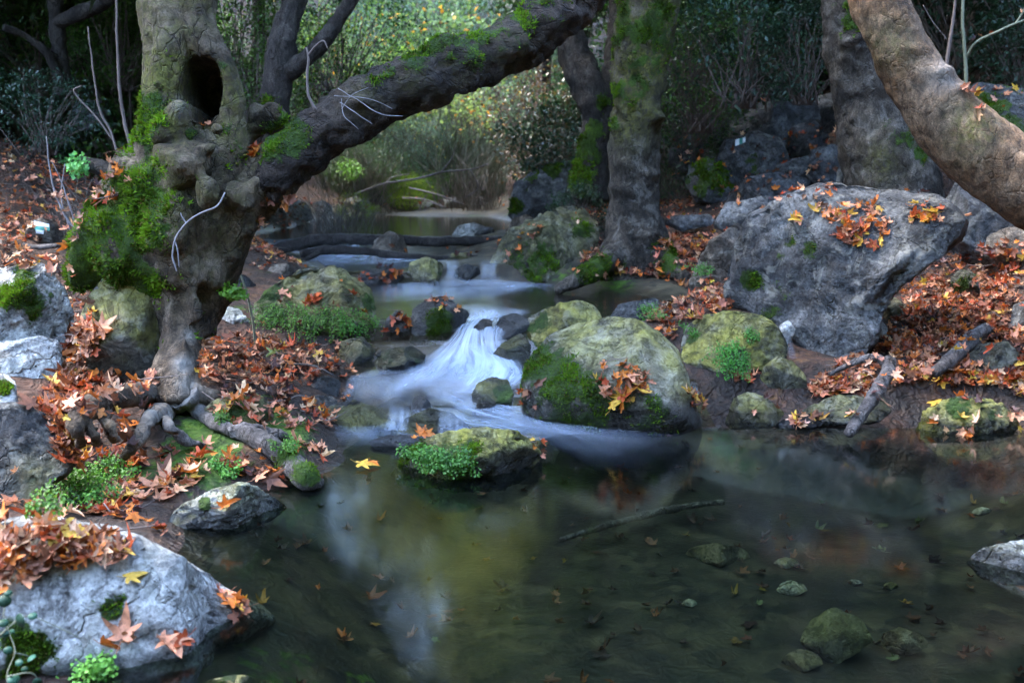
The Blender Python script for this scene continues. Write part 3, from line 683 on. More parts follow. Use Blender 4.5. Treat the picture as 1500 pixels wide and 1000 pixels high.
MOSS_T = leaf_mat('moss_frond', transl=.25, rough=.9, spec=.05, var=0)


def moss_tufts(P, F, mask, n, size, parent, thr=.55, seed=1, loc=None, bright=1.0):
    """short soft moss shoots standing on the mossy faces of a mesh"""
    rs = np.random.RandomState(seed); F = np.asarray(F)
    if F.shape[1] == 4: F = np.vstack([F[:, :3], F[:, [0, 2, 3]]])
    A, B, C = P[F[:, 0]], P[F[:, 1]], P[F[:, 2]]
    cr = np.cross(B - A, C - A); ar = np.linalg.norm(cr, axis=1); N = cr / (ar[:, None] + 1e-12)
    fm = mask[F].mean(1); cen = (A + B + C) / 3
    fm = fm + .35 * fbm(cen, 14, 3, 77)
    vis = ((cen - CAM) * N).sum(1) < .05
    w = ar * sstep(thr - .28, thr + .4, fm) ** 1.3 * vis
    if w.sum() <= 0: return None
    n = int(min(n, w.sum() / 2 / (size * .45) ** 2 * 1.6))
    k = rs.choice(len(F), n, p=w / w.sum()); u, v = rs.rand(n), rs.rand(n); sw = u + v > 1; u[sw], v[sw] = 1 - u[sw], 1 - v[sw]
    O = A[k] + (B[k] - A[k]) * u[:, None] + (C[k] - A[k]) * v[:, None]
    d = N[k] * .8 + rs.normal(size=(n, 3)) * .55 + np.array([0, 0, .25]); d /= np.linalg.norm(d, axis=1)[:, None]
    s = np.cross(d, rs.normal(size=(n, 3))); s /= np.linalg.norm(s, axis=1)[:, None]
    L = size * (.5 + rs.rand(n))[:, None]
    clump = .5 + .9 * sstep(-.3, .4, fbm(O, 9, 3, 5))[:, None]
    L = L * clump
    V = np.stack([O - s * L * .28 - N[k] * size * .2, O + s * L * .28 - N[k] * size * .2, O + d * L], 1).reshape(-1, 3)
    q = np.clip(fbm(O, 5, 3, 12) * .8 + .5 + rs.normal(size=n) * .15, 0, 1)[:, None]
    col = (np.array([.018, .034, .006]) * (1 - q) + np.array([.110, .205, .012]) * q); col = np.where((rs.rand(n) < .12)[:, None], np.array([.09, .075, .02]), col) * bright
    return obj('moss', mesh_np('moss', V, np.arange(3 * n).reshape(-1, 3), [MOSS_T], smooth=False, attrs={'tint': np.repeat(col, 3, 0)}, origin=loc), parent, kind='stuff')


BK = dict(
    plane=bark_mat('mottled_plane_bark', (.014, .009, .005), (.075, .049, .028), (.20, .146, .095), patch=(.26, .20, .145), patch_amt=.35, stretch=(1, 1, .6), fine=16),
    smooth=bark_mat('smooth_flaking_bark', (.056, .026, .010), (.125, .070, .034), (.225, .155, .098), patch=(.23, .175, .12), patch_amt=.2, stretch=(1, 1, .5), fine=22, bump=.5, crack=.25),
    limb=bark_mat('dark_limb_bark', (.011, .0075, .005), (.036, .023, .015), (.095, .065, .046), patch=(.13, .10, .08), patch_amt=.25, stretch=(.7, 1, 1), fine=14, bump=1.0),
    grey=bark_mat('scaly_grey_bark', (.013, .010, .007), (.050, .039, .028), (.135, .11, .083), patch=(.20, .18, .155), patch_amt=.4, stretch=(1.2, 1.2, .6), fine=22),
    dark=bark_mat('dark_wet_bark', (.014, .012, .011), (.045, .036, .03), (.09, .075, .065), patch=(.10, .09, .08), patch_amt=.3),
    log=bark_mat('waterlogged_and_hollow_wood', (.010, .009, .009), (.026, .022, .02), (.06, .052, .048), patch=(.09, .08, .075), patch_amt=.2, rough=.45),
    drift=bark_mat('driftwood', (.04, .033, .03), (.12, .10, .09), (.22, .19, .17), patch=(.26, .23, .21), patch_amt=.3),
)


def trunk_mesh(name, nodes, mat, seg=56, dens=.03, knobs=(), amp=.05, spots=(), algae_spots=(), pale_spots=(), flare=None, seed=1, moss_up=0.0, origin=None, ridge_amt=.5, lump=1.0):
    P0 = np.array([at(a, b, Y) for a, b, Y, r in nodes]); R0 = np.array([r * Y / FP for a, b, Y, r in nodes])
    Ls = np.linalg.norm(np.diff(P0, axis=0), axis=1).sum(); n = int(max(8, min(260, Ls / dens)))
    V, F = tube(P0, R0, n, seg); me = mesh_np(name, V, F); nn = normals_of(me); rm = R0.mean()
    Q = V * np.array([1, 1, .55])
    d = fbm(V, .9 / rm, 3, seed) * amp * 2.2 * rm / .3 * .3 + ridge(Q, 2.2 / rm * .5, 3, seed + 4) * amp * ridge_amt * rm + fbm(V, 16, 3, seed + 9) * .008
    d = d + fbm(V, 7, 3, seed + 12) * .03 * lump * min(1, rm / .15) - sstep(.2, .5, fbm(V, 6, 3, seed + 13)) * .025 * lump * min(1, rm / .15) + ridge(V, 18, 2, seed + 15) * .006 * lump * min(1, rm / .15)
    V = V + nn * d[:, None]
    ax, ay, _ = to_px(V)
    for (kx, ky, rad, h) in knobs:
        c = at(kx, ky, nodes[0][2]); wgt = np.exp(-((ax - kx) ** 2 + ((ay - ky) * 1.6) ** 2) / (2 * (rad * .6) ** 2))
        vd = (V - CAM) / np.linalg.norm(V - CAM, axis=1)[:, None]
        V = V + nn * (wgt * h * ((nn * vd).sum(1) < .1))[:, None]
    set_verts(me, V); nn = normals_of(me); bpy.data.meshes.remove(me)
    m = spot_mask(V, nn, spots, False)
    if moss_up: m = np.maximum(m, moss_up * sstep(.25, .9, nn[:, 2]) * sstep(-.3, .2, fbm(V, 2.5, 3, seed + 2)))
    al = spot_mask(V, nn, algae_spots, False); pl = spot_mask(V, nn, pale_spots, False)
    me = mesh_np(name, V, F, [BK[mat]], attrs={'mask': np.stack([m, al, pl], 1)}, origin=origin)
    return me, V, F, m


# --- the hollow plane tree, one continuous body
TY = 5.75
tr = []
tr.append(pxtube([(240, -90, TY + .1, 33), (243, 0, TY + .05, 34), (242, 70, TY, 33), (242, 150, TY, 36), (248, 220, TY, 46), (258, 290, TY, 66), (262, 350, TY, 78)], 60, 40))
tr.append(pxtube([(296, -90, TY + .1, 25), (295, 0, TY + .05, 24), (300, 45, TY, 25), (322, 95, TY, 25), (338, 140, TY, 21), (337, 190, TY, 21), (322, 240, TY, 40), (312, 300, TY, 58)], 60, 36))
tr.append(pxtube([(262, 20, TY + .12, 34), (285, 70, TY + .14, 40), (292, 130, TY + .22, 42), (292, 200, TY + .12, 50), (285, 260, TY, 60)], 40, 36))
tr.append(pxtube([(255, 250, TY, 70), (262, 330, TY, 84), (262, 390, TY, 80), (268, 430, TY - .02, 62), (276, 470, TY - .1, 46)], 40, 40))
tr.append(pxtube([(300, 330, TY, 66), (308, 390, TY, 52), (296, 440, TY - .03, 44), (280, 480, TY - .1, 36)], 30, 36))
tr.append(pxtube([(264, 440, TY - .12, 42), (260, 490, TY - .22, 34), (262, 530, TY - .36, 27), (266, 566, TY - .48, 27), (266, 590, TY - .52, 34)], 40, 32))
tr.append(pxtube([(222, 250, TY, 50), (188, 300, TY - .02, 46), (150, 345, TY - .05, 44), (132, 385, TY - .05, 40), (142, 412, TY, 30)], 40, 36))
tr.append(pxtube([(230, 330, TY - .05, 66), (190, 370, TY - .08, 56), (170, 400, TY - .05, 44)], 30, 36))
tr.append(pxtube([(254, 500, TY - .26, 22), (238, 540, TY - .38, 19), (222, 575, TY - .5, 17), (208, 595, TY - .56, 12)], 20, 24))
tr.append(pxtube([(276, 505, TY - .30, 18), (288, 545, TY - .40, 15), (304, 578, TY - .5, 14), (320, 596, TY - .55, 10)], 20, 24))
for b in [(232, 205, TY - .08, 34, (1, .8, 1.1)), (250, 190, TY - .2, 24, (1.1, 1, 1)), (262, 165, TY - .22, 13, (1, 1, 1)), (268, 240, TY - .28, 38, (1, .8, .8)), (290, 215, TY - .25, 20, (1.3, .9, .6)),
          (318, 192, TY - .22, 10, (1.2, 1, 1)), (306, 286, TY - .34, 25, (.8, 1, 1.3)), (352, 290, TY - .2, 24, (1, .9, 1)), (376, 268, TY - .2, 12, (1, 1, 1.4)), (362, 300, TY - .24, 15, (1, 1, 1)),
          (348, 330, TY - .1, 34, (1, .9, 1.1)), (336, 372, TY - .1, 30, (1, .9, 1)), (250, 330, TY - .3, 38, (1, .8, 1.2)), (225, 290, TY - .25, 34, (1, .8, 1)), (160, 330, TY - .2, 30, (1.1, .8, .9)), (118, 368, TY - .12, 24, (1, 1, .9)),
          (265, 400, TY - .25, 38, (1, .8, 1)), (310, 400, TY - .18, 26, (.9, .8, 1.2)), (254, 452, TY - .25, 15, (1, 1, 1.6)), (285, 452, TY - .28, 14, (1, 1, 1.6)), (270, 500, TY - .4, 12, (1, 1, 2.4)), (400, 172, TY + .45, 20, (1, 1, .8)), (372, 168, TY + .4, 13, (1, 1, 1.9))]:
    tr.append(ball(*b))
tr.append(pxtube([(330, 230, TY + .2, 30), (362, 200, TY + .4, 20), (392, 178, TY + .45, 16)], 16, 24))
# limb that leaves to the right
tr.append(pxtube([(300, 350, TY, 50), (345, 320, TY, 40), (385, 276, TY + .02, 38), (430, 228, TY + .05, 36)], 40, 40))
me = remeshed(tr, .0135, 32)
V = verts_of(me); nn = normals_of(me)
ax, ay, _ = to_px(V)
# the hollow: a deep keyhole pushed into the front of the trunk
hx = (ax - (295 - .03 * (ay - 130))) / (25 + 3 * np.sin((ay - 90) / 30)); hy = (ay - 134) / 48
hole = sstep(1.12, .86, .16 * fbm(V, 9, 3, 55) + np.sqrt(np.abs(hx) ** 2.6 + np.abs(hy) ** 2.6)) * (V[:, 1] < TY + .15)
d = fbm(V, 2.6, 4, 3) * .065 + ridge(V * np.array([1, 1, .35]), 3.0, 3, 8) * .036 + fbm(V * np.array([1, 1, .5]), 11, 4, 13) * .020 - sstep(.2, .6, fbm(V, 6, 2, 31)) * .018 + ridge(V, 14, 3, 41) * .007 - .02
V = V + nn * d[:, None]
V[:, 1] += hole * .55
V[:, 2] -= hole * .05
set_verts(me, V); nn = normals_of(me)
mossS = [(215, 180, 30, .75), (220, 160, 26, .7), (345, 215, 16, .5), (334, 190, 12, .45), (325, 95, 10, .4), (150, 320, 40, 1), (120, 360, 45, 1.1), (160, 380, 55, 1.1), (190, 400, 40, 1), (215, 405, 30, .9), (110, 400, 30, 1.1),
         (190, 290, 40, 1), (175, 350, 50, 1), (208, 245, 30, .85), (200, 215, 30, .8), (215, 300, 34, .7), (280, 195, 9, .6), (340, 242, 10, .4), (405, 205, 26, .8), (430, 185, 24, .9), (235, 345, 26, .55)]
mk = np.clip(spot_mask(V, nn, mossS) * 1.4, 0, 1.3)
alg = spot_mask(V, nn, [(238, 20, 70, .75), (238, 100, 60, 1), (235, 170, 50, 1), (340, 130, 36, .9), (340, 200, 36, .9), (300, 40, 30, .4), (225, 230, 40, .8), (240, 300, 70, .55), (320, 300, 80, .35), (270, 380, 60, .4)])
dead = spot_mask(V, nn, [(268, 535, 14, .55), (272, 562, 14, .5), (278, 490, 10, .4), (262, 160, 12, .4)])
root_loc = at(266, 590, TY - .52)
Fq = np.array([p.vertices[:] for p in me.polygons if len(p.vertices) == 4])
bpy.data.meshes.remove(me)
plane = empty('plane_tree', root_loc, label='gnarled hollow plane tree with moss flank and splayed roots', cat='tree')
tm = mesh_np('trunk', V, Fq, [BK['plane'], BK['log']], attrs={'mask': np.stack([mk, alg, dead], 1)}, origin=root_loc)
tm.polygons.foreach_set('material_index', (hole[Fq].mean(1) > .55).astype(np.int32)); obj('trunk', tm, plane)  # hollow lined with dark rotten wood, its shade deepened by the colour
moss_tufts(V, Fq, mk, 34000, .020, plane, .36, 3, root_loc, 1.5)
# long mossy branch across the stream
bn = [(385, 278, TY + .02, 38), (430, 228, TY + .05, 37), (500, 178, TY + .15, 39), (560, 142, TY + .25, 39), (640, 106, TY + .4, 41), (720, 80, TY + .6, 36), (780, 46, TY + .75, 37), (840, -4, TY + .95, 38), (900, -80, TY + 1.2, 36)]
me, BV, BF, bm_ = trunk_mesh('branch', bn, 'limb', seg=84, dens=.014, amp=.12, seed=22, knobs=[(525, 150, 16, .05), (800, 30, 30, .04), (835, 20, 22, .05), (600, 120, 20, .03), (700, 90, 26, .03)],
    spots=[(420, 195, 34, .9), (620, 72, 34, .85), (660, 64, 34, .8), (700, 62, 34, .75), (740, 58, 30, .7), (560, 104, 26, .6), (800, 12, 34, .8), (700, 95, 24, .5), (400, 215, 30, .8), (770, 25, 30, .7)],
    algae_spots=[(640, 100, 60, .35), (740, 70, 50, .4), (520, 140, 40, .25)], origin=root_loc, ridge_amt=.8)
obj('branch', me, plane)
moss_tufts(BV, BF[0], bm_, 6000, .014, plane, .5, 4, root_loc, 1.35)
# roots, each its own limb lying on the bank


def zpt(px, py, z):
    d = ray(px, py); return CAM + d * ((z - CAM[2]) / d[2])


RT = [[(262, 578, .31, 24), (225, 576, .30, 19), (185, 580, .27, 18), (150, 588, .24, 19), (120, 606, .19, 19), (113, 628, .12, 14), (118, 650, .04, 9)],
      [(160, 588, .23, 13), (152, 612, .16, 10), (163, 632, .10, 8), (170, 645, .06, 6)],
      [(266, 580, .31, 24), (245, 598, .28, 18), (222, 612, .23, 14), (208, 632, .17, 12), (196, 652, .10, 10), (180, 672, .04, 7)],
      [(236, 603, .25, 12), (245, 622, .19, 9), (262, 637, .14, 8), (282, 650, .10, 7), (300, 655, .07, 5)],
      [(270, 582, .31, 22), (288, 600, .25, 13), (312, 616, .20, 12), (335, 630, .16, 11), (362, 634, .16, 14), (395, 652, .13, 17), (425, 678, .08, 19), (452, 700, .03, 18), (466, 712, -.03, 12)],
      [(274, 576, .32, 22), (305, 580, .30, 15), (335, 592, .27, 11), (358, 604, .24, 8)],
      [(355, 632, .17, 12), (385, 632, .16, 11), (410, 638, .13, 10), (425, 645, .10, 6)],
      [(120, 612, .17, 13), (135, 632, .11, 9), (140, 652, .05, 6)]]
for k, nd in enumerate(RT):
    P0 = []
    for q_, (a, b, z, r) in enumerate(nd):
        p_ = zpt(a, b, z)
        if z < .29:
            for _ in range(5): p_ = zpt(a, b, max(terr1(p_[0], p_[1]), .0) + (.9 if q_ < len(nd) - 1 else -1.0) * r * p_[1] / FP)
        P0.append(p_)
    P0 = np.array(P0); R0 = np.array([r * p[1] / FP for (a, b, z, r), p in zip(nd, P0)])
    RV, RF = tube(P0, R0, 60, 24); m0 = mesh_np('t', RV, RF); n0 = normals_of(m0); bpy.data.meshes.remove(m0)
    RV = RV + n0 * (fbm(RV, 9, 3, 40 + k) * .018 + ridge(RV * np.array([1, 1, 2]), 12, 3, 50 + k) * .014 - .01)[:, None]
    mm = spot_mask(RV, n0, [(450, 690, 24, 1.1), (420, 668, 22, .9), (395, 645, 14, .6), (160, 618, 10, .7), (215, 590, 10, .6), (360, 640, 12, .4)], False)
    pl = spot_mask(RV, n0, [(265, 575, 40, .8), (225, 612, 40, .45), (250, 600, 36, .5)], False)
    obj('root', mesh_np('root', RV, RF, [BK['drift'] if k in (3, 4, 6) else BK['plane']], attrs={'mask': np.stack([mm, mm * .3, pl], 1)}, origin=root_loc), plane)
    if k == 4: moss_tufts(RV, RF[0], mm, 2500, .014, plane, .5, 6, root_loc)

# moss shoots on the mossiest stones
for key, n, sz in [('l1', 4000, .012), ('f1', 5000, .012), ('b1', 5000, .014), ('m1', 2500, .012), ('l3', 800, .012), ('lf', 3500, .010), ('B', 1500, .014), ('e1', 3000, .018), ('c1', 2500, .018), ('c2', 2500, .03), ('l7', 1500, .012), ('d2', 1500, .025), ('e4', 800, .014)]:
    ob, P, F, m = ROCKS[key]
    moss_tufts(P, F, m, n, sz, ob, .55, 11, list(ob.location))


def tree(name, label, nodes, mat, group=None, moss=0, moss_n=0, moss_sz=.02, branches=(), **kw):
    base = at(*nodes[0][:3])
    t = empty(name, base, label=label, cat='tree', group=group)
    me, V, F, m = trunk_mesh('trunk', nodes, mat, origin=base, **kw); obj('trunk', me, t)
    if moss_n: moss_tufts(V, F[0], m, moss_n, moss_sz, t, .5, 9, base)
    for b in branches:
        bk = dict(b[2]) if len(b) > 2 else {}
        me, V, F, m = trunk_mesh('branch', b[0], b[1], origin=base, seg=24, **bk); obj('branch', me, t)
        if moss_n and bk.get('moss_up'): moss_tufts(V, F[0], m, moss_n // 3, moss_sz, t, .5, 19, base)
    t['_base'] = list(base)
    return t


T_scaly = tree('plane_tree', 'upright trunk with green moss above and scaly knobbly bark below', [(932, 410, 9.85, 74), (932, 375, 9.8, 56), (930, 345, 9.8, 43), (928, 300, 9.8, 37), (928, 240, 9.8, 35), (932, 180, 9.8, 35), (938, 110, 9.8, 38), (946, 40, 9.8, 42), (955, -40, 9.85, 48), (968, -160, 9.9, 44)], 'grey',
    seg=72, dens=.03, amp=.05, seed=31, moss_n=9000, moss_sz=.02,
    knobs=[(915, 240, 14, .05), (955, 255, 12, .05), (910, 275, 18, .05), (930, 282, 12, .04), (960, 172, 12, .10), (950, 160, 12, .06), (905, 185, 9, .05), (925, 350, 26, .05), (955, 345, 18, .05), (895, 365, 20, .05)],
    spots=[(932, 40, 80, .62), (925, 130, 40, .5), (908, 60, 16, 1), (905, 130, 15, 1), (898, 180, 12, .9), (918, 20, 22, .8), (930, 90, 26, .55), (958, 40, 24, .6), (960, 110, 18, .4), (880, 395, 26, .9), (905, 390, 18, .5), (975, 370, 24, .8)], algae_spots=[(935, 20, 80, 1.3), (930, 90, 70, 1.3), (925, 160, 50, 1.0)])
T_scaly.children  # noqa
for nd in [[(905, 370, 9.6, 18), (872, 395, 9.3, 16), (840, 412, 9.0, 12), (815, 425, 8.9, 6)], [(955, 372, 9.6, 18), (985, 392, 9.3, 16), (1005, 408, 9.1, 9)]]:
    me, V, F, m = trunk_mesh('root', nd, 'grey', seg=24, dens=.03, amp=.08, seed=77, spots=[(870, 395, 30, 1), (985, 385, 20, .8)], origin=list(T_scaly.location)); obj('root', me, T_scaly)
    moss_tufts(V, F[0], m, 1500, .016, T_scaly, .5, 15, list(T_scaly.location))
T_lean = tree('leaning_tree', 'smooth bare trunk sweeping in from the right edge and curving upward', [(1870, 545, 6.1, 84), (1835, 490, 6.1, 72), (1760, 415, 6.15, 65), (1660, 352, 6.2, 60), (1580, 316, 6.25, 58), (1500, 268, 6.3, 55), (1425, 215, 6.35, 49), (1370, 153, 6.4, 45), (1318, 70, 6.45, 39), (1284, 0, 6.5, 36), (1258, -70, 6.6, 35), (1235, -150, 6.7, 34)], 'smooth',
    seg=80, dens=.016, amp=.05, seed=41, ridge_amt=.3, lump=.25, knobs=[(1385, 105, 14, .03), (1410, 130, 14, .03), (1335, 75, 22, .02)], pale_spots=[(1385, 110, 26, .25)], algae_spots=[(1420, 190, 40, .5), (1300, 60, 40, .3)])
T_knob = tree('plane_tree', 'thick straight trunk with a knobbly broken bark ledge behind the leaning trunk', [(1305, 300, 9.2, 72), (1300, 262, 9.2, 64), (1285, 200, 9.2, 54), (1268, 140, 9.2, 48), (1255, 80, 9.2, 43), (1245, 20, 9.2, 40), (1238, -60, 9.3, 38), (1232, -160, 9.4, 36)], 'grey',
    seg=64, dens=.03, amp=.06, seed=51, moss_n=3500, moss_sz=.02, knobs=[(1245, 62, 12, .09), (1255, 55, 10, .07), (1262, 70, 10, .05), (1240, 85, 12, .04), (1290, 130, 16, .03)], spots=[(1248, 30, 20, .9), (1320, 205, 22, .75), (1300, 185, 14, .5), (1345, 230, 18, .6), (1225, 10, 12, .6), (1240, 5, 16, .7)], algae_spots=[(1300, 230, 40, .4)])
T_fork = tree('forked_tree', 'slanting trunk rising from a moss wrapped stump beside the upright mossy trunk', [(862, 290, 11.4, 36), (866, 255, 11.4, 29), (872, 215, 11.4, 25), (880, 175, 11.4, 24), (868, 140, 11.4, 24), (850, 95, 11.5, 24), (828, 50, 11.6, 22), (806, 5, 11.8, 20), (780, -60, 12, 18)], 'dark',
    seg=40, dens=.04, amp=.08, seed=61, moss_n=6000, moss_sz=.03, spots=[(855, 220, 22, 1.1), (850, 260, 24, 1.1), (870, 190, 16, .9), (885, 150, 14, .8), (852, 240, 26, 1)],
    branches=[([(882, 170, 11.4, 16), (893, 130, 11.5, 15), (900, 80, 11.6, 14), (905, 20, 11.8, 13), (908, -60, 12, 12)], 'dark', dict(amp=.06, seed=63))])
T_back = tree('forked_tree', 'dark trunk with a moss topped limb slanting right, behind the long branch', [(398, 190, 9.6, 26), (402, 150, 9.6, 22), (408, 100, 9.6, 20), (418, 50, 9.7, 19), (430, 0, 9.8, 18), (445, -70, 10, 17)], 'dark', seg=36, dens=.04, amp=.07, seed=71, moss_n=2600, moss_sz=.022, spots=[(392, 150, 12, .7)],
    branches=[([(412, 112, 9.6, 14), (440, 92, 9.55, 13), (470, 65, 9.5, 12), (495, 30, 9.5, 11), (520, -10, 9.5, 10), (545, -60, 9.6, 9)], 'dark', dict(amp=.06, seed=73, moss_up=1.1))])
T_left = tree('forest_tree', 'thin dark trunk with a low overhanging limb in the left woods', [(92, 140, 12.5, 14), (88, 90, 12.5, 11), (84, 40, 12.5, 10), (80, -20, 12.6, 10), (78, -90, 12.8, 9)], 'dark', seg=24, dens=.06, amp=.06, seed=81,
    branches=[([(84, 35, 12.5, 9), (110, 22, 12.2, 10), (145, 8, 12, 9), (180, -14, 11.8, 8)], 'dark', dict(amp=.05, seed=82)), ([(90, 120, 12.4, 6), (70, 80, 12.3, 6), (40, 55, 12.2, 5), (5, 40, 12, 5)], 'dark', dict(amp=.05, seed=83))])
T_left2 = tree('forest_tree', 'slender crooked trunk deep in the left woods', [(105, 130, 15, 7), (125, 85, 15, 6), (118, 40, 15, 6), (128, -10, 15, 5), (130, -70, 15, 5)], 'dark', seg=16, dens=.08, amp=.08, seed=84)


# --- sticks, twigs and logs: each one a thing
TW = dict(pale=twig_mat('pale_twig', (.10, .09, .09), (.24, .22, .22)), brown=twig_mat('brown_twig', (.06, .045, .04), (.16, .12, .10)), dark=twig_mat('dark_twig', (.012, .01, .01), (.04, .033, .03)), green=twig_mat('green_twig', (.09, .10, .06), (.20, .21, .14)))


def twig(name, label, stems, mat='brown', cat='twig', group=None):
    parts = []
    for nd in stems:
        P0 = np.array([at(a, b, Y) for a, b, Y, r in nd]); R0 = [.72 * r * Y / FP for a, b, Y, r in nd]
        Vt, Ft = tube(P0, R0, max(10, 5 * len(nd)), 8); Vt = Vt + (fbm(Vt, 12, 2, len(parts))[:, None] * .004); parts.append((Vt, Ft))
    V, F = join_parts(parts); base = at(*stems[0][0][:3])
    return obj(name, mesh_np(name, V, F, [TW[mat]], origin=base), loc=base, label=label, cat=cat, group=group)


twig('twig', 'thin pale forked twig curling down the front of the hollow trunk', [[(330, 282, 5.25, 1.6), (318, 302, 5.2, 1.8), (295, 312, 5.2, 2), (275, 325, 5.2, 2.2), (258, 348, 5.2, 2.2), (252, 375, 5.2, 2), (258, 398, 5.2, 1.6)], [(272, 328, 5.2, 1.4), (266, 318, 5.2, 1.2), (264, 312, 5.2, .8)], [(256, 352, 5.2, 1.5), (260, 370, 5.2, 1.3), (262, 392, 5.2, 1)]], 'pale')
twig('stick', 'slim upright stick leaning between the hollow tree and the fern draped boulder', [[(374, 512, 6.5, 2.6), (370, 470, 6.5, 2.4), (362, 430, 6.5, 2.4), (352, 400, 6.5, 2.2), (342, 376, 6.5, 1.8)]], 'green', 'stick')
twig('stick', 'wet black stick lying across the leaves of the near left bank', [[(415, 535, 6.3, 2), (440, 534, 6.25, 3), (465, 538, 6.2, 3), (488, 549, 6.15, 2)]], 'dark', 'stick')
twig('twig', 'spray of fine grey twigs hanging over the long branch', [[(495, 130, 5.5, .8), (530, 150, 5.45, .9), (560, 168, 5.45, 1), (590, 170, 5.5, .7)], [(500, 145, 5.5, .7), (505, 170, 5.45, .8), (525, 190, 5.45, .6)], [(498, 150, 5.45, .8), (520, 165, 5.4, .8), (545, 182, 5.4, .6)], [(500, 160, 5.5, .7), (515, 140, 5.5, .6), (540, 128, 5.5, .5)], [(490, 140, 5.5, .8), (540, 145, 5.42, .7), (575, 160, 5.42, .5)]], 'pale')
twig('sprout', 'crooked bare sprout standing on the long branch', [[(462, 162, 5.7, 3.4), (452, 140, 5.7, 3), (450, 110, 5.7, 2.8), (452, 85, 5.7, 2.4), (448, 70, 5.7, 1.6)], [(452, 80, 5.7, 2), (462, 68, 5.68, 1.8), (474, 60, 5.66, 1.8), (480, 72, 5.66, 1)]], 'brown', 'sprout')
twig('sapling', 'bare brown sapling with two stems beside the hollow trunk in the left woods', [[(196, 228, 7.6, 3), (185, 190, 7.6, 3.2), (176, 140, 7.6, 3), (172, 80, 7.6, 2.4), (170, 0, 7.6, 2.2), (168, -60, 7.6, 2)], [(180, 255, 7.5, 2.6), (165, 200, 7.5, 2.4), (145, 160, 7.5, 2), (135, 90, 7.5, 1.6), (128, 40, 7.5, 1.2)], [(165, 205, 7.5, 2), (140, 170, 7.5, 1.8), (115, 145, 7.5, 1.6), (108, 132, 7.5, 1.4), (120, 126, 7.5, 1)]], 'brown', 'sapling')
twig('twig', 'pale dead stems arching over the slope left of the mossy trunk flank', [[(118, 345, 7.2, 2), (95, 315, 7.2, 2.2), (80, 280, 7.2, 2), (72, 240, 7.2, 1.4), (68, 200, 7.2, 1)], [(110, 330, 7.3, 1.6), (100, 295, 7.3, 1.4), (88, 262, 7.3, 1), (75, 235, 7.3, .8)], [(105, 345, 7.4, 1.4), (90, 290, 7.4, 1.2), (95, 240, 7.4, .9)]], 'pale')
twig('sapling', 'grey-green sapling with one arching side branch at the top right', [[(1414, 140, 8.6, 4), (1415, 110, 8.6, 3.6), (1413, 70, 8.6, 3.2), (1410, 30, 8.6, 3), (1412, -30, 8.6, 2.6)], [(1416, 82, 8.6, 2.8), (1430, 62, 8.55, 2.4), (1460, 47, 8.5, 2.4), (1500, 30, 8.5, 2), (1540, 20, 8.5, 1.8)], [(1487, 36, 8.5, 2), (1500, 15, 8.5, 1.6), (1510, -10, 8.5, 1.4)]], 'green', 'sapling')
twig('sapling', 'dry stem carrying shrivelled leaves behind the leaning smooth trunk', [[(1384, 110, 8.2, 4), (1390, 70, 8.2, 3.4), (1396, 30, 8.2, 2.8), (1402, -20, 8.2, 2.2)], [(1388, 60, 8.2, 1.2), (1365, 30, 8.2, 1), (1352, 8, 8.2, .8)]], 'brown', 'sapling')
twig('dead_branch', 'long dead branch lying across the thicket above the far pool', [[(520, 285, 21, 1.6), (560, 270, 20.6, 1.8), (610, 262, 20.3, 2), (650, 252, 20, 1.8), (690, 248, 19.8, 1.4), (715, 240, 19.6, 1)], [(645, 253, 20, 1.6), (660, 235, 20, 1.2), (668, 215, 20, .8)], [(690, 250, 19.8, 1.4), (700, 275, 19.8, 1.2), (680, 290, 19.8, 1)]], 'pale', 'branch')
twig('dead_branch', 'fan of drooping dead branches at the head of the far pool', [[(600, 275, 22, 1.4), (640, 285, 21.6, 1.4), (680, 300, 21.4, 1)], [(590, 290, 22, 1.4), (620, 292, 21.6, 1.4), (655, 305, 21.4, 1)], [(560, 275, 22, 1.2), (575, 260, 22, 1.2), (600, 255, 22, 1)], [(615, 308, 21, 1.6), (618, 295, 21, 1.4), (626, 285, 21, 1)]], 'pale', 'branch')


def onto(nd, up):
    return [(a, b, ground_hit(a, b)[1] - up, r) for a, b, r in nd]


def log(name, label, nodes, mat, cat, branches=(), **kw):
    base = at(*nodes[0][:3]); me, V, F, m = trunk_mesh(name, nodes, mat, origin=base, **kw)
    o = obj(name, me, loc=base, label=label, cat=cat)
    for b in branches:
        me, V, F, m = trunk_mesh('limb', b, mat, origin=base, **kw); obj('limb', me, o)
    return o


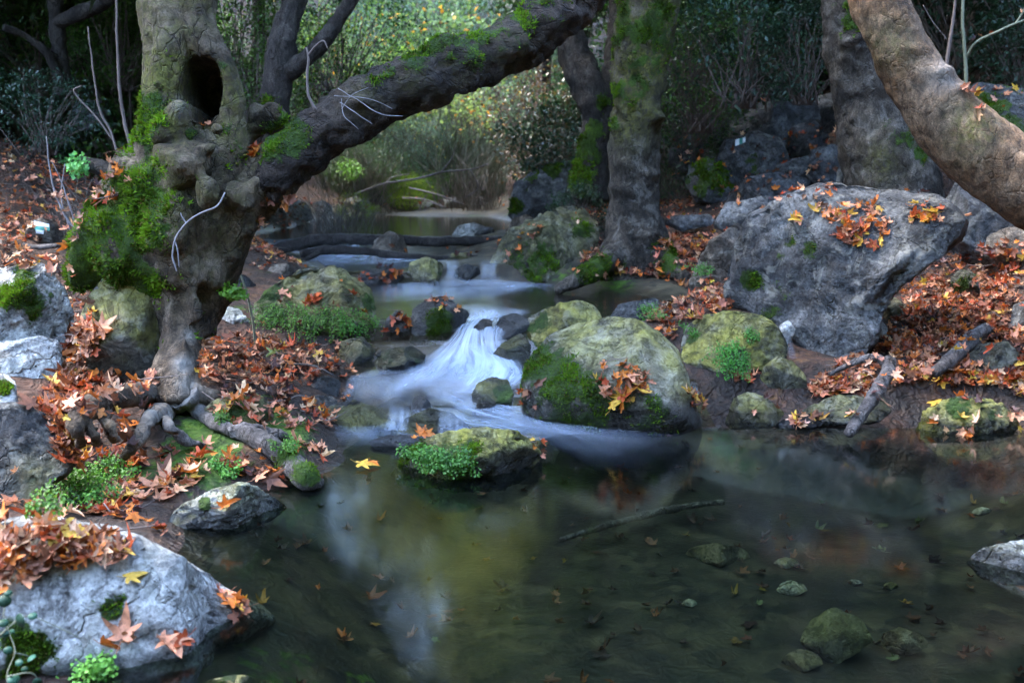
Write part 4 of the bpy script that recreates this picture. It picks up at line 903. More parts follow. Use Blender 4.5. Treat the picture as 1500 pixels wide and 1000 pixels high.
log('fallen_log', 'long black log lying across the riffle under the brown stone', [(352, 368, 11.6, 6), (400, 366, 11.6, 8), (450, 355, 11.7, 9), (500, 350, 11.8, 8.5), (560, 351, 11.8, 8), (640, 354, 11.8, 7.5), (700, 353, 11.9, 7), (742, 350, 12, 5)], 'log', 'log', seg=24, dens=.04, amp=.10, seed=91)
log('fallen_log', 'shorter black log with a forked end in front of the long one', [(440, 372, 11.2, 6), (480, 366, 11.2, 6.5), (530, 368, 11.2, 5.5), (580, 374, 11.2, 5), (640, 378, 11.1, 4), (700, 376, 11.1, 3)], 'log', 'log', [[(470, 368, 11.2, 5), (440, 384, 11, 3), (410, 392, 10.8, 2)]], seg=20, dens=.05, amp=.10, seed=92)
log('driftwood', 'forked grey driftwood branch dipping its tip into the pool from the leaf bank', [(1243, 636, 5.4, 7), (1262, 606, 5.5, 9), (1280, 582, 5.6, 10), (1294, 558, 5.75, 10), (1302, 540, 5.9, 10), (1304, 526, 6.0, 8)], 'drift', 'branch', [[(1302, 536, 5.95, 7), (1285, 524, 6.0, 6), (1262, 526, 6.05, 5.5), (1240, 536, 6.05, 4), (1215, 548, 6.0, 3)], [(1276, 590, 5.6, 4), (1270, 600, 5.5, 3), (1262, 612, 5.45, 2)]], seg=20, dens=.015, amp=.08, seed=93)
log('driftwood', 'short brown chunk of wood lying among the leaves of the right bank', onto([(1370, 545, 8), (1400, 520, 11), (1425, 495, 11), (1448, 480, 9)], .25), 'drift', 'branch', seg=18, dens=.03, amp=.1, seed=94)
log('fallen_log', 'pale stripped pole on the left slope below the trail mark block', [(34, 358, 7.7, 3), (60, 362, 7.65, 4), (95, 358, 7.6, 3)], 'drift', 'log', seg=12, dens=.05, amp=.05, seed=95)
log('fallen_log', 'black rotten log end showing beside the mossy flank of the hollow tree', [(125, 238, 9, 8), (145, 245, 9, 12), (170, 258, 9, 12), (190, 262, 9, 10)], 'log', 'log', seg=18, dens=.05, amp=.08, seed=96)
log('sunken_branch', 'long sunken branch lying on the floor of the pool', [(820, 790, 4.62, 3), (880, 772, 4.82, 5), (940, 755, 5.0, 6), (1000, 742, 5.16, 6), (1060, 735, 5.22, 4)], 'drift', 'branch', seg=14, dens=.04, amp=.08, seed=97)


# painted trail marks (white, green, white) lying on their stones
def paint(c):
    t = MT('trail_paint'); n = t.noise(t.pos(), 40, 4, .7)
    return t.done(t.bsdf(Base_Color=t.mix(t.ramp(n, [(.4, .3), (.6, 0.0)]), c, (.25, .25, .24)), Roughness=.6))


PW, PG = paint((.82, .84, .84)), paint((.03, .30, .22))


def trail_mark(key, quads):
    ob, P, F, m = ROCKS[key]; me = ob.data
    from mathutils.bvhtree import BVHTree
    bv = BVHTree.FromPolygons([Vector(p) for p in P], F.tolist())
    for c, (x0, y0, x1, y1, x2, y2, x3, y3) in quads:
        n = 6; V = []
        for i in range(n):
            for j in range(n):
                u, v = i / (n - 1), j / (n - 1)
                a = (x0 * (1 - u) + x1 * u) * (1 - v) + (x3 * (1 - u) + x2 * u) * v; b = (y0 * (1 - u) + y1 * u) * (1 - v) + (y3 * (1 - u) + y2 * u) * v
                d = Vector(ray(a, b)).normalized(); h = bv.ray_cast(Vector(CAM), d)
                p = h[0] if h[0] else Vector(at(a, b, float(P[:, 1].mean()))); V.append(np.array(p - d * .012))
        Fm = np.array([[i * n + j, (i + 1) * n + j, (i + 1) * n + j + 1, i * n + j + 1] for i in range(n - 1) for j in range(n - 1)])
        obj('paint_stripe', mesh_np('paint_stripe', np.array(V), Fm, [c], origin=list(ob.location)), ob)


trail_mark('d1', [(PW, (1077, 205, 1083, 203, 1083, 212, 1077, 214)), (PG, (1083, 203, 1088, 202, 1088, 210, 1083, 212)), (PW, (1088, 202, 1092, 200, 1092, 208, 1088, 210))])
trail_mark('g1', [(PW, (50, 324, 72, 328, 72, 333, 50, 330)), (PG, (50, 330, 73, 333, 73, 338, 51, 336)), (PW, (52, 336, 64, 338, 64, 343, 53, 342))])
# ------------------------------------------------------------------ fallen plane leaves
DEAD = dead_leaf_mat()
PAL = dict(orange=(.52, .145, .022), tan=(.52, .22, .115), brown=(.17, .062, .030), yellow=(.56, .33, .045), russet=(.36, .065, .018), dark=(.06, .022, .018), pale=(.58, .34, .20), green=(.30, .36, .13))
PNAME = dict(orange='orange', tan='pinkish tan', brown='brown', yellow='yellow', russet='rust red', dark='dark wet', pale='pale buff', green='pale green')
_lobes = [(-90, .10), (-62, .30), (-28, .56), (-12, .30), (10, .42), (26, .86), (34, .62), (50, .36), (64, .50), (78, .74), (90, 1.08), (102, .74), (116, .50), (130, .36), (146, .62), (154, .86), (170, .42), (192, .30), (208, .56), (242, .30), (270, .10)]
_la = np.radians([a for a, r in _lobes]); _lr = np.array([r for a, r in _lobes])
FORMS = ['flat', 'curled', 'folded', 'cupped']


def leaf_geo(form, na, rings, rs):
    th = np.linspace(-math.pi / 2, 1.5 * math.pi, na, endpoint=False); R = np.interp(th, _la, _lr) * (1 + rs.normal(size=na) * .05)
    V = [np.zeros((1, 3))]
    for t in rings: V.append(np.stack([np.cos(th) * R * t, np.sin(th) * R * t, np.zeros(na)], 1))
    V = np.vstack(V); j = np.arange(na); j2 = (j + 1) % na
    tris = np.stack([np.zeros(na, int), 1 + j, 1 + j2], 1); quads = []
    for k in range(len(rings) - 1): quads.append(np.stack([1 + k * na + j, 1 + (k + 1) * na + j, 1 + (k + 1) * na + j2, 1 + k * na + j2], 1))
    quads = np.vstack(quads) if quads else np.zeros((0, 4), int)
    x, y = V[:, 0].copy(), V[:, 1].copy(); r = np.hypot(x, y); ph = np.arctan2(y, x)
    z = .05 * np.sin(ph * 3 + rs.rand() * 6) * r + .035 * np.cos(ph * 10) * r * r
    if form == 'flat': z += rs.uniform(-.10, .16) * r * r
    if form == 'cupped': z += rs.uniform(.4, .8) * r ** 2 * (1 + .3 * np.sin(ph * 5 + 1))
    if form == 'folded':
        a = rs.uniform(.6, 1.0); z += np.abs(x) * math.sin(a); x = x * math.cos(a); z += .15 * y * y * rs.choice([-1, 1])
    if form == 'curled':
        k = rs.uniform(1.5, 2.6); ax = rs.uniform(-.6, .6); u = x * math.cos(ax) + y * math.sin(ax); v = -x * math.sin(ax) + y * math.cos(ax)
        z += (1 - np.cos(u * k)) / k; u = np.sin(u * k) / k; z += .25 * v * v
        x = u * math.cos(ax) - v * math.sin(ax); y = u * math.sin(ax) + v * math.cos(ax)
    V = np.stack([x, y, z], 1)
    # petiole: a thin three sided stalk
    m = len(V); L = rs.uniform(.5, .8); sw = rs.uniform(-.25, .25); w = .018; up = rs.uniform(0, .2)
    st = []
    for t in (0, .5, 1):
        c = np.array([sw * t * t, -.08 - L * t, up * t * t + V[1, 2]]); st += [c + [w, 0, 0], c + [-w, 0, 0], c + [0, 0, w * 1.5]]
    V = np.vstack([V, st]); q = []
    for k in range(2):
        for s in range(3): q.append([m + 3 * k + s, m + 3 * k + (s + 1) % 3, m + 3 * k + 3 + (s + 1) % 3, m + 3 * k + 3 + s])
    quads = np.vstack([quads, q])
    vein = 1 - .12 * (np.abs(np.cos(ph * 2.5 + .8)) > .97)
    vein = np.append(vein, np.full(9, .9))
    return V, tris, quads, vein


rs = np.random.RandomState(5)
LEAF_HI = [leaf_geo(FORMS[i % 4], 40, (.3, .65, 1.0), rs) for i in range(12)]
LEAF_LO = [leaf_geo(['curled', 'flat', 'folded', 'cupped', 'curled', 'folded'][i % 6], 21, (.5, 1.0), rs) for i in range(12)]
bpy.context.view_layer.update()
DG = bpy.context.evaluated_depsgraph_get()


def in_poly(poly, n, rs):
    p = np.array(poly, float); lo, hi = p.min(0), p.max(0); out = []
    while len(out) < n:
        q = lo + (hi - lo) * rs.rand(2); c = False; j = len(p) - 1
        for i in range(len(p)):
            if (p[i, 1] > q[1]) != (p[j, 1] > q[1]) and q[0] < (p[j, 0] - p[i, 0]) * (q[1] - p[i, 1]) / (p[j, 1] - p[i, 1]) + p[i, 0]: c = not c
            j = i
        if c: out.append(q)
    return out


MIX = dict(bank=[('orange', 1.6), ('tan', 4.5), ('brown', 5), ('yellow', .6), ('russet', 2.4), ('dark', 2), ('pale', 1.2)],  # dark and brown shares raised so leaf colour carries shade between leaves
           wet=[('russet', 4), ('dark', 3), ('brown', 3), ('orange', 2)],
           bright=[('orange', 2.4), ('tan', 4.5), ('yellow', .8), ('russet', 2), ('pale', 1.4), ('brown', 3.2), ('dark', 1.2)],
           rock=[('tan', 4), ('orange', 2.5), ('yellow', 1.6), ('brown', 1.5), ('russet', 1)])
PLACED = []   # (loc, quat, size, form index, colour, place, on-screen size)


def place_leaf(h, nrm, rs, size, mix, place, lift, tilt=.5, col=None):
    n = Vector(nrm); n = (n + Vector((0, 0, .5))).normalized()
    n = (n + Vector(rs.normal(size=3) * tilt)).normalized()
    q = Vector((0, 0, 1)).rotation_difference(n) @ Quaternion((0, 0, 1), rs.rand() * 6.28)
    if col is None:
        ks = [k for k, w in MIX[mix]]; ws = np.array([w for k, w in MIX[mix]]); col = ks[rs.choice(len(ks), p=ws / ws.sum())]
    s = size * rs.uniform(.6, 1.25) * .5; loc = Vector(h) + Vector(nrm) * (.006 + s * .08 + lift * rs.rand()) 
    PLACED.append([loc, q, s, int(rs.choice([0, 1, 2, 3, 5, 6, 7, 8, 9, 10, 11])), col, place, s / max(.5, (loc - Vector(CAM)).length)])


def ray_zone(poly, n, mix, place, size=.13, lift=.03, tilt=.36, up=-.3, seed=0, zmax=9, maxd=40):
    rs = np.random.RandomState(100 + seed + n)
    for q in in_poly(poly, n, rs):
        d = Vector(ray(*q)).normalized(); ok, loc, nrm, idx, ob, mtx = SC.ray_cast(DG, Vector(CAM), d)
        if not ok or nrm.z < up or (loc - Vector(CAM)).length > maxd: continue
        if loc.z < level(loc.y) + .004: continue
        if ob.name.startswith('moss') and rs.rand() < .5: continue
        if ob.name.startswith('root') and rs.rand() < .88: continue
        if ob.name.startswith(('driftwood', 'limb', 'fallen_log')) and rs.rand() < .9: continue
        if ob.get('_bare') and rs.rand() < .9: continue
        place_leaf(loc, nrm, rs, size, mix, place, lift, tilt)


Z = ray_zone
Z([(0, 768), (60, 762), (150, 778), (190, 800), (195, 812), (140, 826), (60, 832), (0, 868)], 125, 'bright', 'heaped on the pale boulder at the pool edge', .105, .035, seed=1)
Z([(300, 850), (350, 875), (385, 895), (350, 912), (330, 890)], 26, 'rock', 'at the outer tip of the pale boulder', .10, .01, seed=2)
Z([(145, 930), (200, 915), (280, 925), (275, 955), (150, 950)], 5, 'rock', 'on the lower face of the pale boulder', .13, .005, .25, seed=3)
Z([(120, 752), (200, 760), (290, 805), (230, 785), (140, 758)], 16, 'wet', 'along the back of the pale boulder', .11, .02, seed=4)
Z([(95, 480), (150, 470), (165, 500), (130, 520), (150, 545), (230, 552), (235, 575), (130, 590), (60, 610), (55, 590), (95, 545)], 290, 'bright', 'between the pale boulders and the hollow tree', .145, .03, seed=5)
Z([(115, 440), (130, 432), (150, 480), (120, 490)], 14, 'bright', 'in the crevice beside the pitted mossy boulder', .14, .02, seed=6)
Z([(60, 600), (120, 590), (110, 640), (130, 690), (90, 690)], 120, 'bright', 'behind the blue-grey boulder', .13, .03, seed=7)
Z([(140, 620), (210, 610), (200, 650), (150, 665), (130, 690), (180, 700), (230, 680), (200, 660)], 50, 'bright', 'under the arching roots', .13, .03, seed=8)
Z([(280, 560), (420, 600), (400, 640), (330, 620), (300, 600)], 60, 'bright', 'among the roots on the stream side', .125, .02, seed=9)
Z([(220, 655), (330, 650), (420, 690), (430, 725), (330, 700), (240, 705)], 60, 'bright', 'below the roots at the waterline', .14, .03, seed=10)
Z([(190, 700), (300, 700), (250, 730), (180, 760), (120, 755)], 90, 'bright', 'in the backwater below the roots', .13, .008, .15, seed=11)
Z([(285, 500), (360, 490), (460, 515), (500, 545), (440, 560), (420, 600), (330, 575), (290, 560)], 330, 'bank', 'on the left bank beside the side channel', .125, .03, seed=12)
Z([(400, 590), (470, 590), (500, 610), (470, 640), (410, 625)], 55, 'bright', 'on the low ledges beside the cascade', .12, .02, seed=13)
Z([(430, 650), (470, 650), (480, 690), (440, 680)], 14, 'bank', 'behind the mossy root tip', .12, .01, seed=14)
Z([(560, 450), (600, 440), (610, 500), (570, 500)], 26, 'wet', 'wedged left of the moss fronted boulder', .13, .02, seed=15)
Z([(622, 440), (660, 436), (680, 452), (640, 455)], 16, 'rock', 'on the moss fronted boulder', .10, .01, seed=16)
Z([(448, 425), (475, 425), (480, 455), (455, 455)], 5, 'wet', 'on the fern draped boulder', .16, .01, seed=17)
Z([(870, 540), (905, 530), (950, 550), (955, 575), (900, 600), (875, 575)], 46, 'rock', 'on the ledge of the great domed boulder', .14, .03, up=-.9, seed=18)
Z([(1000, 580), (1045, 560), (1065, 600), (1030, 618)], 46, 'bright', 'between the great domed boulder and the wet dome stone', .13, .03, seed=19)
Z([(1110, 580), (1190, 575), (1220, 590), (1140, 612)], 60, 'wet', 'behind the wet stones of the right shore', .125, .03, seed=20)
Z([(1080, 545), (1115, 545), (1110, 580), (1075, 580)], 18, 'bright', 'below the fern hung olive boulder', .14, .02, up=-.9, seed=21)
Z([(960, 450), (1060, 430), (1080, 450), (1000, 475), (985, 500), (950, 470)], 130, 'bank', 'on the bar behind the domed boulders', .13, .03, seed=22)
Z([(1040, 400), (1060, 410), (1060, 455), (1090, 460), (1000, 440)], 46, 'bank', 'at the left foot of the massive boulder', .12, .02, seed=23)
Z([(960, 355), (1010, 340), (1050, 340), (1010, 400), (1000, 420), (930, 400), (960, 385)], 210, 'bright', 'at the foot of the scaly trunk', .14, .02, seed=24)
Z([(840, 395), (870, 360), (890, 380), (960, 400), (860, 410)], 60, 'bright', 'between the lichened rock and the scaly trunk', .14, .02, seed=25)
Z([(755, 340), (790, 325), (800, 345), (750, 375), (735, 390)], 18, 'rock', 'on the broad lichened rock', .12, .01, seed=26)
Z([(1190, 300), (1290, 300), (1310, 330), (1290, 362), (1230, 355), (1210, 330)], 95, 'rock', 'on the flat top of the massive boulder', .135, .02, .35, seed=27)
Z([(1330, 298), (1385, 305), (1380, 325), (1330, 330)], 22, 'rock', 'at the right end of the massive boulder top', .13, .01, .35, seed=28)
Z([(1130, 310), (1180, 310), (1180, 325), (1140, 325)], 3, 'rock', 'on the left crest of the massive boulder', .14, .005, .2, seed=29)
Z([(1180, 570), (1250, 520), (1330, 500), (1500, 520), (1500, 620), (1400, 585), (1330, 610), (1310, 590), (1200, 585)], 1150, 'bright', 'on the right bank near the water', .13, .035, seed=30)
Z([(1160, 590), (1330, 615), (1500, 600), (1500, 640), (1330, 634), (1150, 622)], 300, 'bright', 'along the waterline of the right bank', .12, .015, seed=50)
Z([(1015, 575), (1060, 560), (1110, 570), (1120, 600), (1060, 620), (1030, 618)], 70, 'bank', 'on the bare bank below the olive boulder', .12, .015, seed=51)
Z([(1290, 500), (1330, 420), (1420, 365), (1500, 355), (1500, 520), (1330, 510)], 1000, 'bank', 'on the slope of the right bank', .13, .03, seed=31)
Z([(1200, 560), (1290, 545), (1290, 580), (1210, 590)], 40, 'wet', 'around the driftwood branch', .14, .02, seed=32)
Z([(0, 330), (100, 380), (120, 420), (60, 395), (0, 395)], 60, 'bank', 'on the slope behind the pitted boulder', .12, .02, seed=33)
Z([(0, 180), (160, 200), (200, 270), (140, 310), (100, 370), (0, 350)], 330, 'bank', 'on the shaded left slope', .12, .02, seed=34)
Z([(380, 290), (470, 290), (480, 330), (370, 345)], 170, 'bank', 'on the far left shore', .12, .02, seed=35)
Z([(480, 290), (620, 290), (760, 285), (740, 305), (500, 308)], 120, 'bank', 'around the far pool', .13, .02, seed=36)
Z([(515, 385), (595, 385), (595, 412), (520, 415)], 40, 'wet', 'caught on the stones of the upper riffle', .12, .02, seed=37)
Z([(400, 375), (740, 340), (740, 372), (500, 385)], 46, 'wet', 'along the fallen logs', .11, .01, seed=38)
Z([(985, 200), (1230, 180), (1230, 290), (990, 310)], 180, 'bank', 'on the shaded rocky slope', .12, .02, seed=39)
Z([(355, 215), (390, 210), (385, 235), (358, 232)], 8, 'bright', 'in the crook of the long branch', .13, .01, seed=40)
Z([(280, 178), (318, 178), (315, 188), (285, 188)], 3, 'rock', 'in the mouth of the hollow', .10, .004, .2, seed=41)
Z([(1400, 120), (1500, 125), (1500, 150), (1430, 170)], 16, 'rock', 'on the moss blanketed boulder', .13, .01, seed=42)
Z([(780, 640), (815, 655), (800, 672), (770, 650)], 10, 'rock', 'on the back stone of the island', .11, .01, seed=43)
Z([(595, 632), (640, 625), (640, 640), (600, 645)], 4, 'rock', 'on the crown of the stone island', .11, .005, seed=44)
Z([(700, 443), (740, 440), (745, 450), (705, 455)], 10, 'wet', 'piled at the cascade lip', .12, .01, seed=45)
Z([(795, 430), (820, 430), (820, 440), (800, 442)], 6, 'wet', 'on a stub in the middle pool', .12, .01, seed=46)
Z([(755, 570), (790, 560), (795, 600), (770, 600)], 12, 'wet', 'in the slot beside the great domed boulder', .12, .01, up=-.9, seed=47)
# two single leaves the eye goes to, and a few that float
for (a, b, sz, cl, fm, pl) in [(250, 935, .165, 'tan', 0, 'spread on the lower face of the pale boulder'), (180, 930, .15, 'tan', 3, 'cupped against the lower face of the pale boulder'), (190, 845, .11, 'yellow', 0, 'on the bare crest of the pale boulder'), (80, 775, .17, 'yellow', 4, 'on top of the leaf heap of the pale boulder'),
                             (155, 488, .2, 'orange', 4, 'largest in the crevice under the hollow tree'), (402, 520, .17, 'green', 2, 'on the brown leaves of the left bank'), (330, 740, .13, 'orange', 2, 'draped over the wedge shaped stone'), (465, 438, .17, 'russet', 1, 'lying on the fern draped boulder'), (270, 690, .2, 'yellow', 0, 'below the roots at the waterline'),
                             (1163, 320, .16, 'yellow', 2, 'on the left crest of the massive boulder'), (720, 492, .12, 'yellow', 1, 'stuck at the cascade lip'), (1370, 590, .2, 'yellow', 0, 'spread at the pool edge of the right bank'), (618, 635, .13, 'orange', 1, 'standing on the crown of the stone island')]:
    ok, loc, nrm, idx, ob, mtx = SC.ray_cast(DG, Vector(CAM), Vector(ray(a, b)).normalized())
    if ok:
        place_leaf(loc, nrm, rs, sz, 'rock', pl, 0, .12, cl); PLACED[-1][3] = fm; PLACED[-1][2] = sz * .52; PLACED[-1][6] = 1
for (a, b, sz, cl, z) in [(530, 682, .16, 'yellow', 0), (545, 678, .10, 'orange', 0), (980, 640, .1, 'dark', 0), (640, 520, .0, 'dark', 0)]:
    if sz:
        p = zpt(a, b, .012); place_leaf(p, (0, 0, 1), rs, sz, 'rock', 'floating on the pool', 0, .05, cl); PLACED[-1][6] = 1; PLACED[-1][3] = 0
# out of sight of the lens too: both banks carry litter
rs = np.random.RandomState(61)
for _ in range(19000):
    y = rs.uniform(2.2, 13) if rs.rand() < .75 else rs.uniform(10, 24); left = rs.rand() < .5
    x = np.interp(y, YS, XL) - abs(rs.normal()) * 2.0 if left else np.interp(y, YS, XR) + abs(rs.normal()) * 2.2
    if _ % 4 == 0: y = rs.uniform(3.0, 9.5); x = rs.uniform(2.7, 6.0) if rs.rand() < .6 else rs.uniform(-5.0, -1.8); left = x < 0
    ok, loc, nrm, idx, ob, mtx = SC.ray_cast(DG, Vector((x, y, 2.9 + .12 * y)), Vector((0, 0, -1)))
    if not ok or nrm.z < .35 or loc.z < level(loc.y) + .01: continue
    if ob.name.startswith(('trunk', 'branch', 'moss')): continue
    if ob.name.startswith('rock') and rs.rand() < .75: continue
    if vn(np.array([[x * .9, y * .9, 0]]), 8)[0] < -.25: continue
    place_leaf(loc, nrm, rs, rs.choice([.12, .07]), 'bank', 'on the left bank' if left else 'on the right bank', .015)

PLACED.sort(key=lambda p: -p[6])
_cache = {}
kinds = {}
for (loc, q, s, f, c, place, scr) in PLACED[:298]:
    key = (f, c)
    if key not in _cache:
        V, T, Q, vein = LEAF_HI[f]
        _cache[key] = mesh_np('plane_leaf', V, [T, Q], [DEAD], attrs={'tint': np.array(PAL[c])[None] * vein[:, None]})
    o = bpy.data.objects.new('fallen_leaf', _cache[key]); COL.objects.link(o)
    o.location = loc; o.rotation_mode = 'QUATERNION'; o.rotation_quaternion = q; o.scale = (s, s, s)
    tag(o, '%s %s fallen leaf %s' % (FORMS[f % 4], PNAME[c], place), 'leaf', 'fallen plane leaves')


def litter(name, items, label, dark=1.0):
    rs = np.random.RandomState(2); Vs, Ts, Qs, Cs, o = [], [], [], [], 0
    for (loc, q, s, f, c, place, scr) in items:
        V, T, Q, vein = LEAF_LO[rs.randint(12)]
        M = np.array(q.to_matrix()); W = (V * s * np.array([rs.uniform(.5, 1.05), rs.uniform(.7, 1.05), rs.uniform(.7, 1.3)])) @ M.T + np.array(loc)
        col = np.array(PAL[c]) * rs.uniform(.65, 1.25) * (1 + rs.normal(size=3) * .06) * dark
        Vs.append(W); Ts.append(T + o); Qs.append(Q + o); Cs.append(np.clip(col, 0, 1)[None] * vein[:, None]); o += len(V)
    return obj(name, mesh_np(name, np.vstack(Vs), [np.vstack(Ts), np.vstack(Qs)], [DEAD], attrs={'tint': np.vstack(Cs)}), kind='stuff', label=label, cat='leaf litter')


litter('leaf_litter', PLACED[298:], 'litter of fallen brown and orange plane leaves over banks and stones')
# broken twigs in the litter
rs = np.random.RandomState(14); tw = []
for (loc, q, s, f, c, place, scr) in [PLACED[i] for i in rs.choice(np.arange(298, len(PLACED)), 520, replace=False)]:
    L = rs.uniform(.06, .26); a = rs.rand() * 6.28; d = np.array([math.cos(a), math.sin(a), rs.normal() * .12]); o = np.array(loc) + [0, 0, .012]
    tw.append(tube([o, o + d * L * .5 + rs.normal(size=3) * .012, o + d * L + rs.normal(size=3) * .02], np.array([1.0, .8, .5]) * rs.uniform(.0015, .0045), 8, 5))
V, F = join_parts(tw); obj('twig_litter', mesh_np('twig_litter', V, F, [TW['brown']]), kind='stuff', label='small broken twigs scattered through the fallen leaves', cat='twigs')
# leaves lying on the pool floor
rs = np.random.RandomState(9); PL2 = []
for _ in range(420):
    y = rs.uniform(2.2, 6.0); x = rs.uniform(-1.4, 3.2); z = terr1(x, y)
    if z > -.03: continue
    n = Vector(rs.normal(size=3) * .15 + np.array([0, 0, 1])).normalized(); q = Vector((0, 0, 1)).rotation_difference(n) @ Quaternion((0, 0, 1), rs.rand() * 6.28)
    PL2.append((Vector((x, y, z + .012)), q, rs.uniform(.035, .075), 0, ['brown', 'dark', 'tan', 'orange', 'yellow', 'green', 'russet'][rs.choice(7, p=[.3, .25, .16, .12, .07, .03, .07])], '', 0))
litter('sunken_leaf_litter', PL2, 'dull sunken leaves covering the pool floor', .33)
print('leaves', len(PLACED), len(PL2))

# ------------------------------------------------------------------ water


def water_mat(name, tint, rough, wave=.12, sc=(1.0, 3.0, 1.0), murk=.10, murkc=(.05, .05, .03)):
    t = MT(name); p = t.pos(sc)
    n = t.noise(p, 1.2, 3, .5); n2 = t.noise(p, 5, 2, .5)
    b = t.bump(t.math('ADD', n, t.math('MULTIPLY', n2, .25)), wave, .05)
    fr = t.n('Fresnel', {'IOR': 1.34, 'Normal': b}).outputs[0]
    gl = t.n('BsdfAnisotropic' if False else 'BsdfGlossy', {'Color': (.95, .97, 1.0), 'Roughness': rough, 'Normal': b}).outputs[0]
    tr = t.n('BsdfTransparent', {'Color': tint}).outputs[0]
    df = t.n('BsdfDiffuse', {'Color': murkc}).outputs[0]
    body = t.n('MixShader', {0: murk, 1: tr, 2: df}).outputs[0]
    return t.done(t.n('MixShader', {0: fr, 1: body, 2: gl}).outputs[0])


WM_front = water_mat('still_pool_water', (.50, .57, .47), .09, .0, murk=.03, murkc=(.016, .024, .022))
WM_mid = water_mat('gliding_water', (.62, .58, .46), .14, .12, murk=.08, murkc=(.07, .06, .045))
WM_far = water_mat('far_pool_water', (.5, .5, .4), .07, .10, murk=.2, murkc=(.08, .08, .06))


def sheet(name, xs, ys, zf, mat, label):
    X, Yg = np.meshgrid(xs, ys); Zz = zf(X, Yg); n, m = len(xs), len(ys)
    i, j = np.meshgrid(np.arange(m - 1), np.arange(n - 1), indexing='ij')
    F = np.stack([i * n + j, i * n + j + 1, (i + 1) * n + j + 1, (i + 1) * n + j], -1).reshape(-1, 4)
    return obj(name, mesh_np(name, np.stack([X, Yg, Zz], -1).reshape(-1, 3), F, [mat]), kind='structure', label=label)


sheet('pool_water', np.linspace(-3.2, 6, 40), np.linspace(-5, 5.72, 60), lambda x, y: x * 0, WM_front, 'still dark front pool')
sheet('stream_water', np.linspace(-1.5, 1.2, 80), np.linspace(5.70, 7.42, 90), lambda x, y: level(y) + .004 + .012 * fbm(np.stack([x.ravel() * 5, y.ravel() * 2, x.ravel() * 0], 1), 1, 3, 5).reshape(x.shape) * sstep(5.7, 5.9, y), WM_mid, 'clear water running down the cascade steps')
sheet('middle_pool_water', np.linspace(-2.6, 2.4, 30), np.linspace(7.40, 9.86, 30), lambda x, y: x * 0 + .404, WM_mid, 'brown gliding middle pool')
sheet('riffle_water', np.linspace(-3.6, 1.6, 40), np.linspace(9.86, 14.1, 60), lambda x, y: .400 + .1 * sstep(9.84, 9.95, y) + .012 * fbm(np.stack([x.ravel() * 2, y.ravel(), x.ravel() * 0], 1), 1.5, 3, 6).reshape(x.shape) * sstep(10, 10.4, y), WM_mid, 'shallow riffle below the far pool')
sheet('far_pool_water', np.linspace(-6, 2.5, 30), np.linspace(14.1, 26, 30), lambda x, y: x * 0 + .545, WM_far, 'quiet far pool')


def foam_mat():
    t = MT('sky_tinted_white_water'); uv = t.attr('flow', 'Vector'); s = t.attr('foam', 'Fac')
    sx = t.n('SeparateXYZ', {0: uv}).outputs
    v1 = t.n('CombineXYZ', {0: t.math('MULTIPLY', sx[0], 6.5), 1: t.math('MULTIPLY', sx[1], .5), 2: sx[2]}).outputs[0]
    v2 = t.n('CombineXYZ', {0: t.math('MULTIPLY', sx[0], 17.0), 1: t.math('MULTIPLY', sx[1], .6), 2: sx[2]}).outputs[0]
    n = t.math('ADD', t.math('MULTIPLY', t.noise(v1, 1.0, 4, .6, .3), .75), t.math('MULTIPLY', t.noise(v2, 1.0, 3, .6), .22))
    st = t.ramp(n, [(.33, .03), (.54, .42), (.78, 1.0)])
    edge = t.math('MULTIPLY', sx[0], t.math('SUBTRACT', 1.0, sx[0])); edge = t.ramp(t.math('MULTIPLY', edge, 4.0), [(0.0, 0.0), (.75, 1.0)], 'EASE')
    al = t.math('MULTIPLY', t.math('MULTIPLY', s, edge), t.math('MULTIPLY', st, 1.2), True)
    d = t.n('BsdfDiffuse', {'Color': (.68, .80, .98)}).outputs[0]; tl = t.n('BsdfTranslucent', {'Color': (.64, .78, .98)}).outputs[0]  # white foam tinted blue, skylight put into its colour
    gl = t.n('BsdfGlossy', {'Color': (1, 1, 1), 'Roughness': .35}).outputs[0]
    body = t.n('MixShader', {0: .35, 1: d, 2: tl}).outputs[0]; body = t.n('MixShader', {0: .10, 1: body, 2: gl}).outputs[0]
    tr = t.n('BsdfTransparent', {'Color': (1, 1, 1)}).outputs[0]
    return t.done(t.n('MixShader', {0: al, 1: tr, 2: body}).outputs[0])


FOAM = foam_mat()


def hit_level(px, py):
    ys = np.arange(3, 26, .01); d = ray(px, py); P = CAM + d * (ys / d[1])[:, None]; k = np.nonzero(P[:, 2] <= level(ys) + .01)[0]
    return P[k[0]] if len(k) else P[-1]


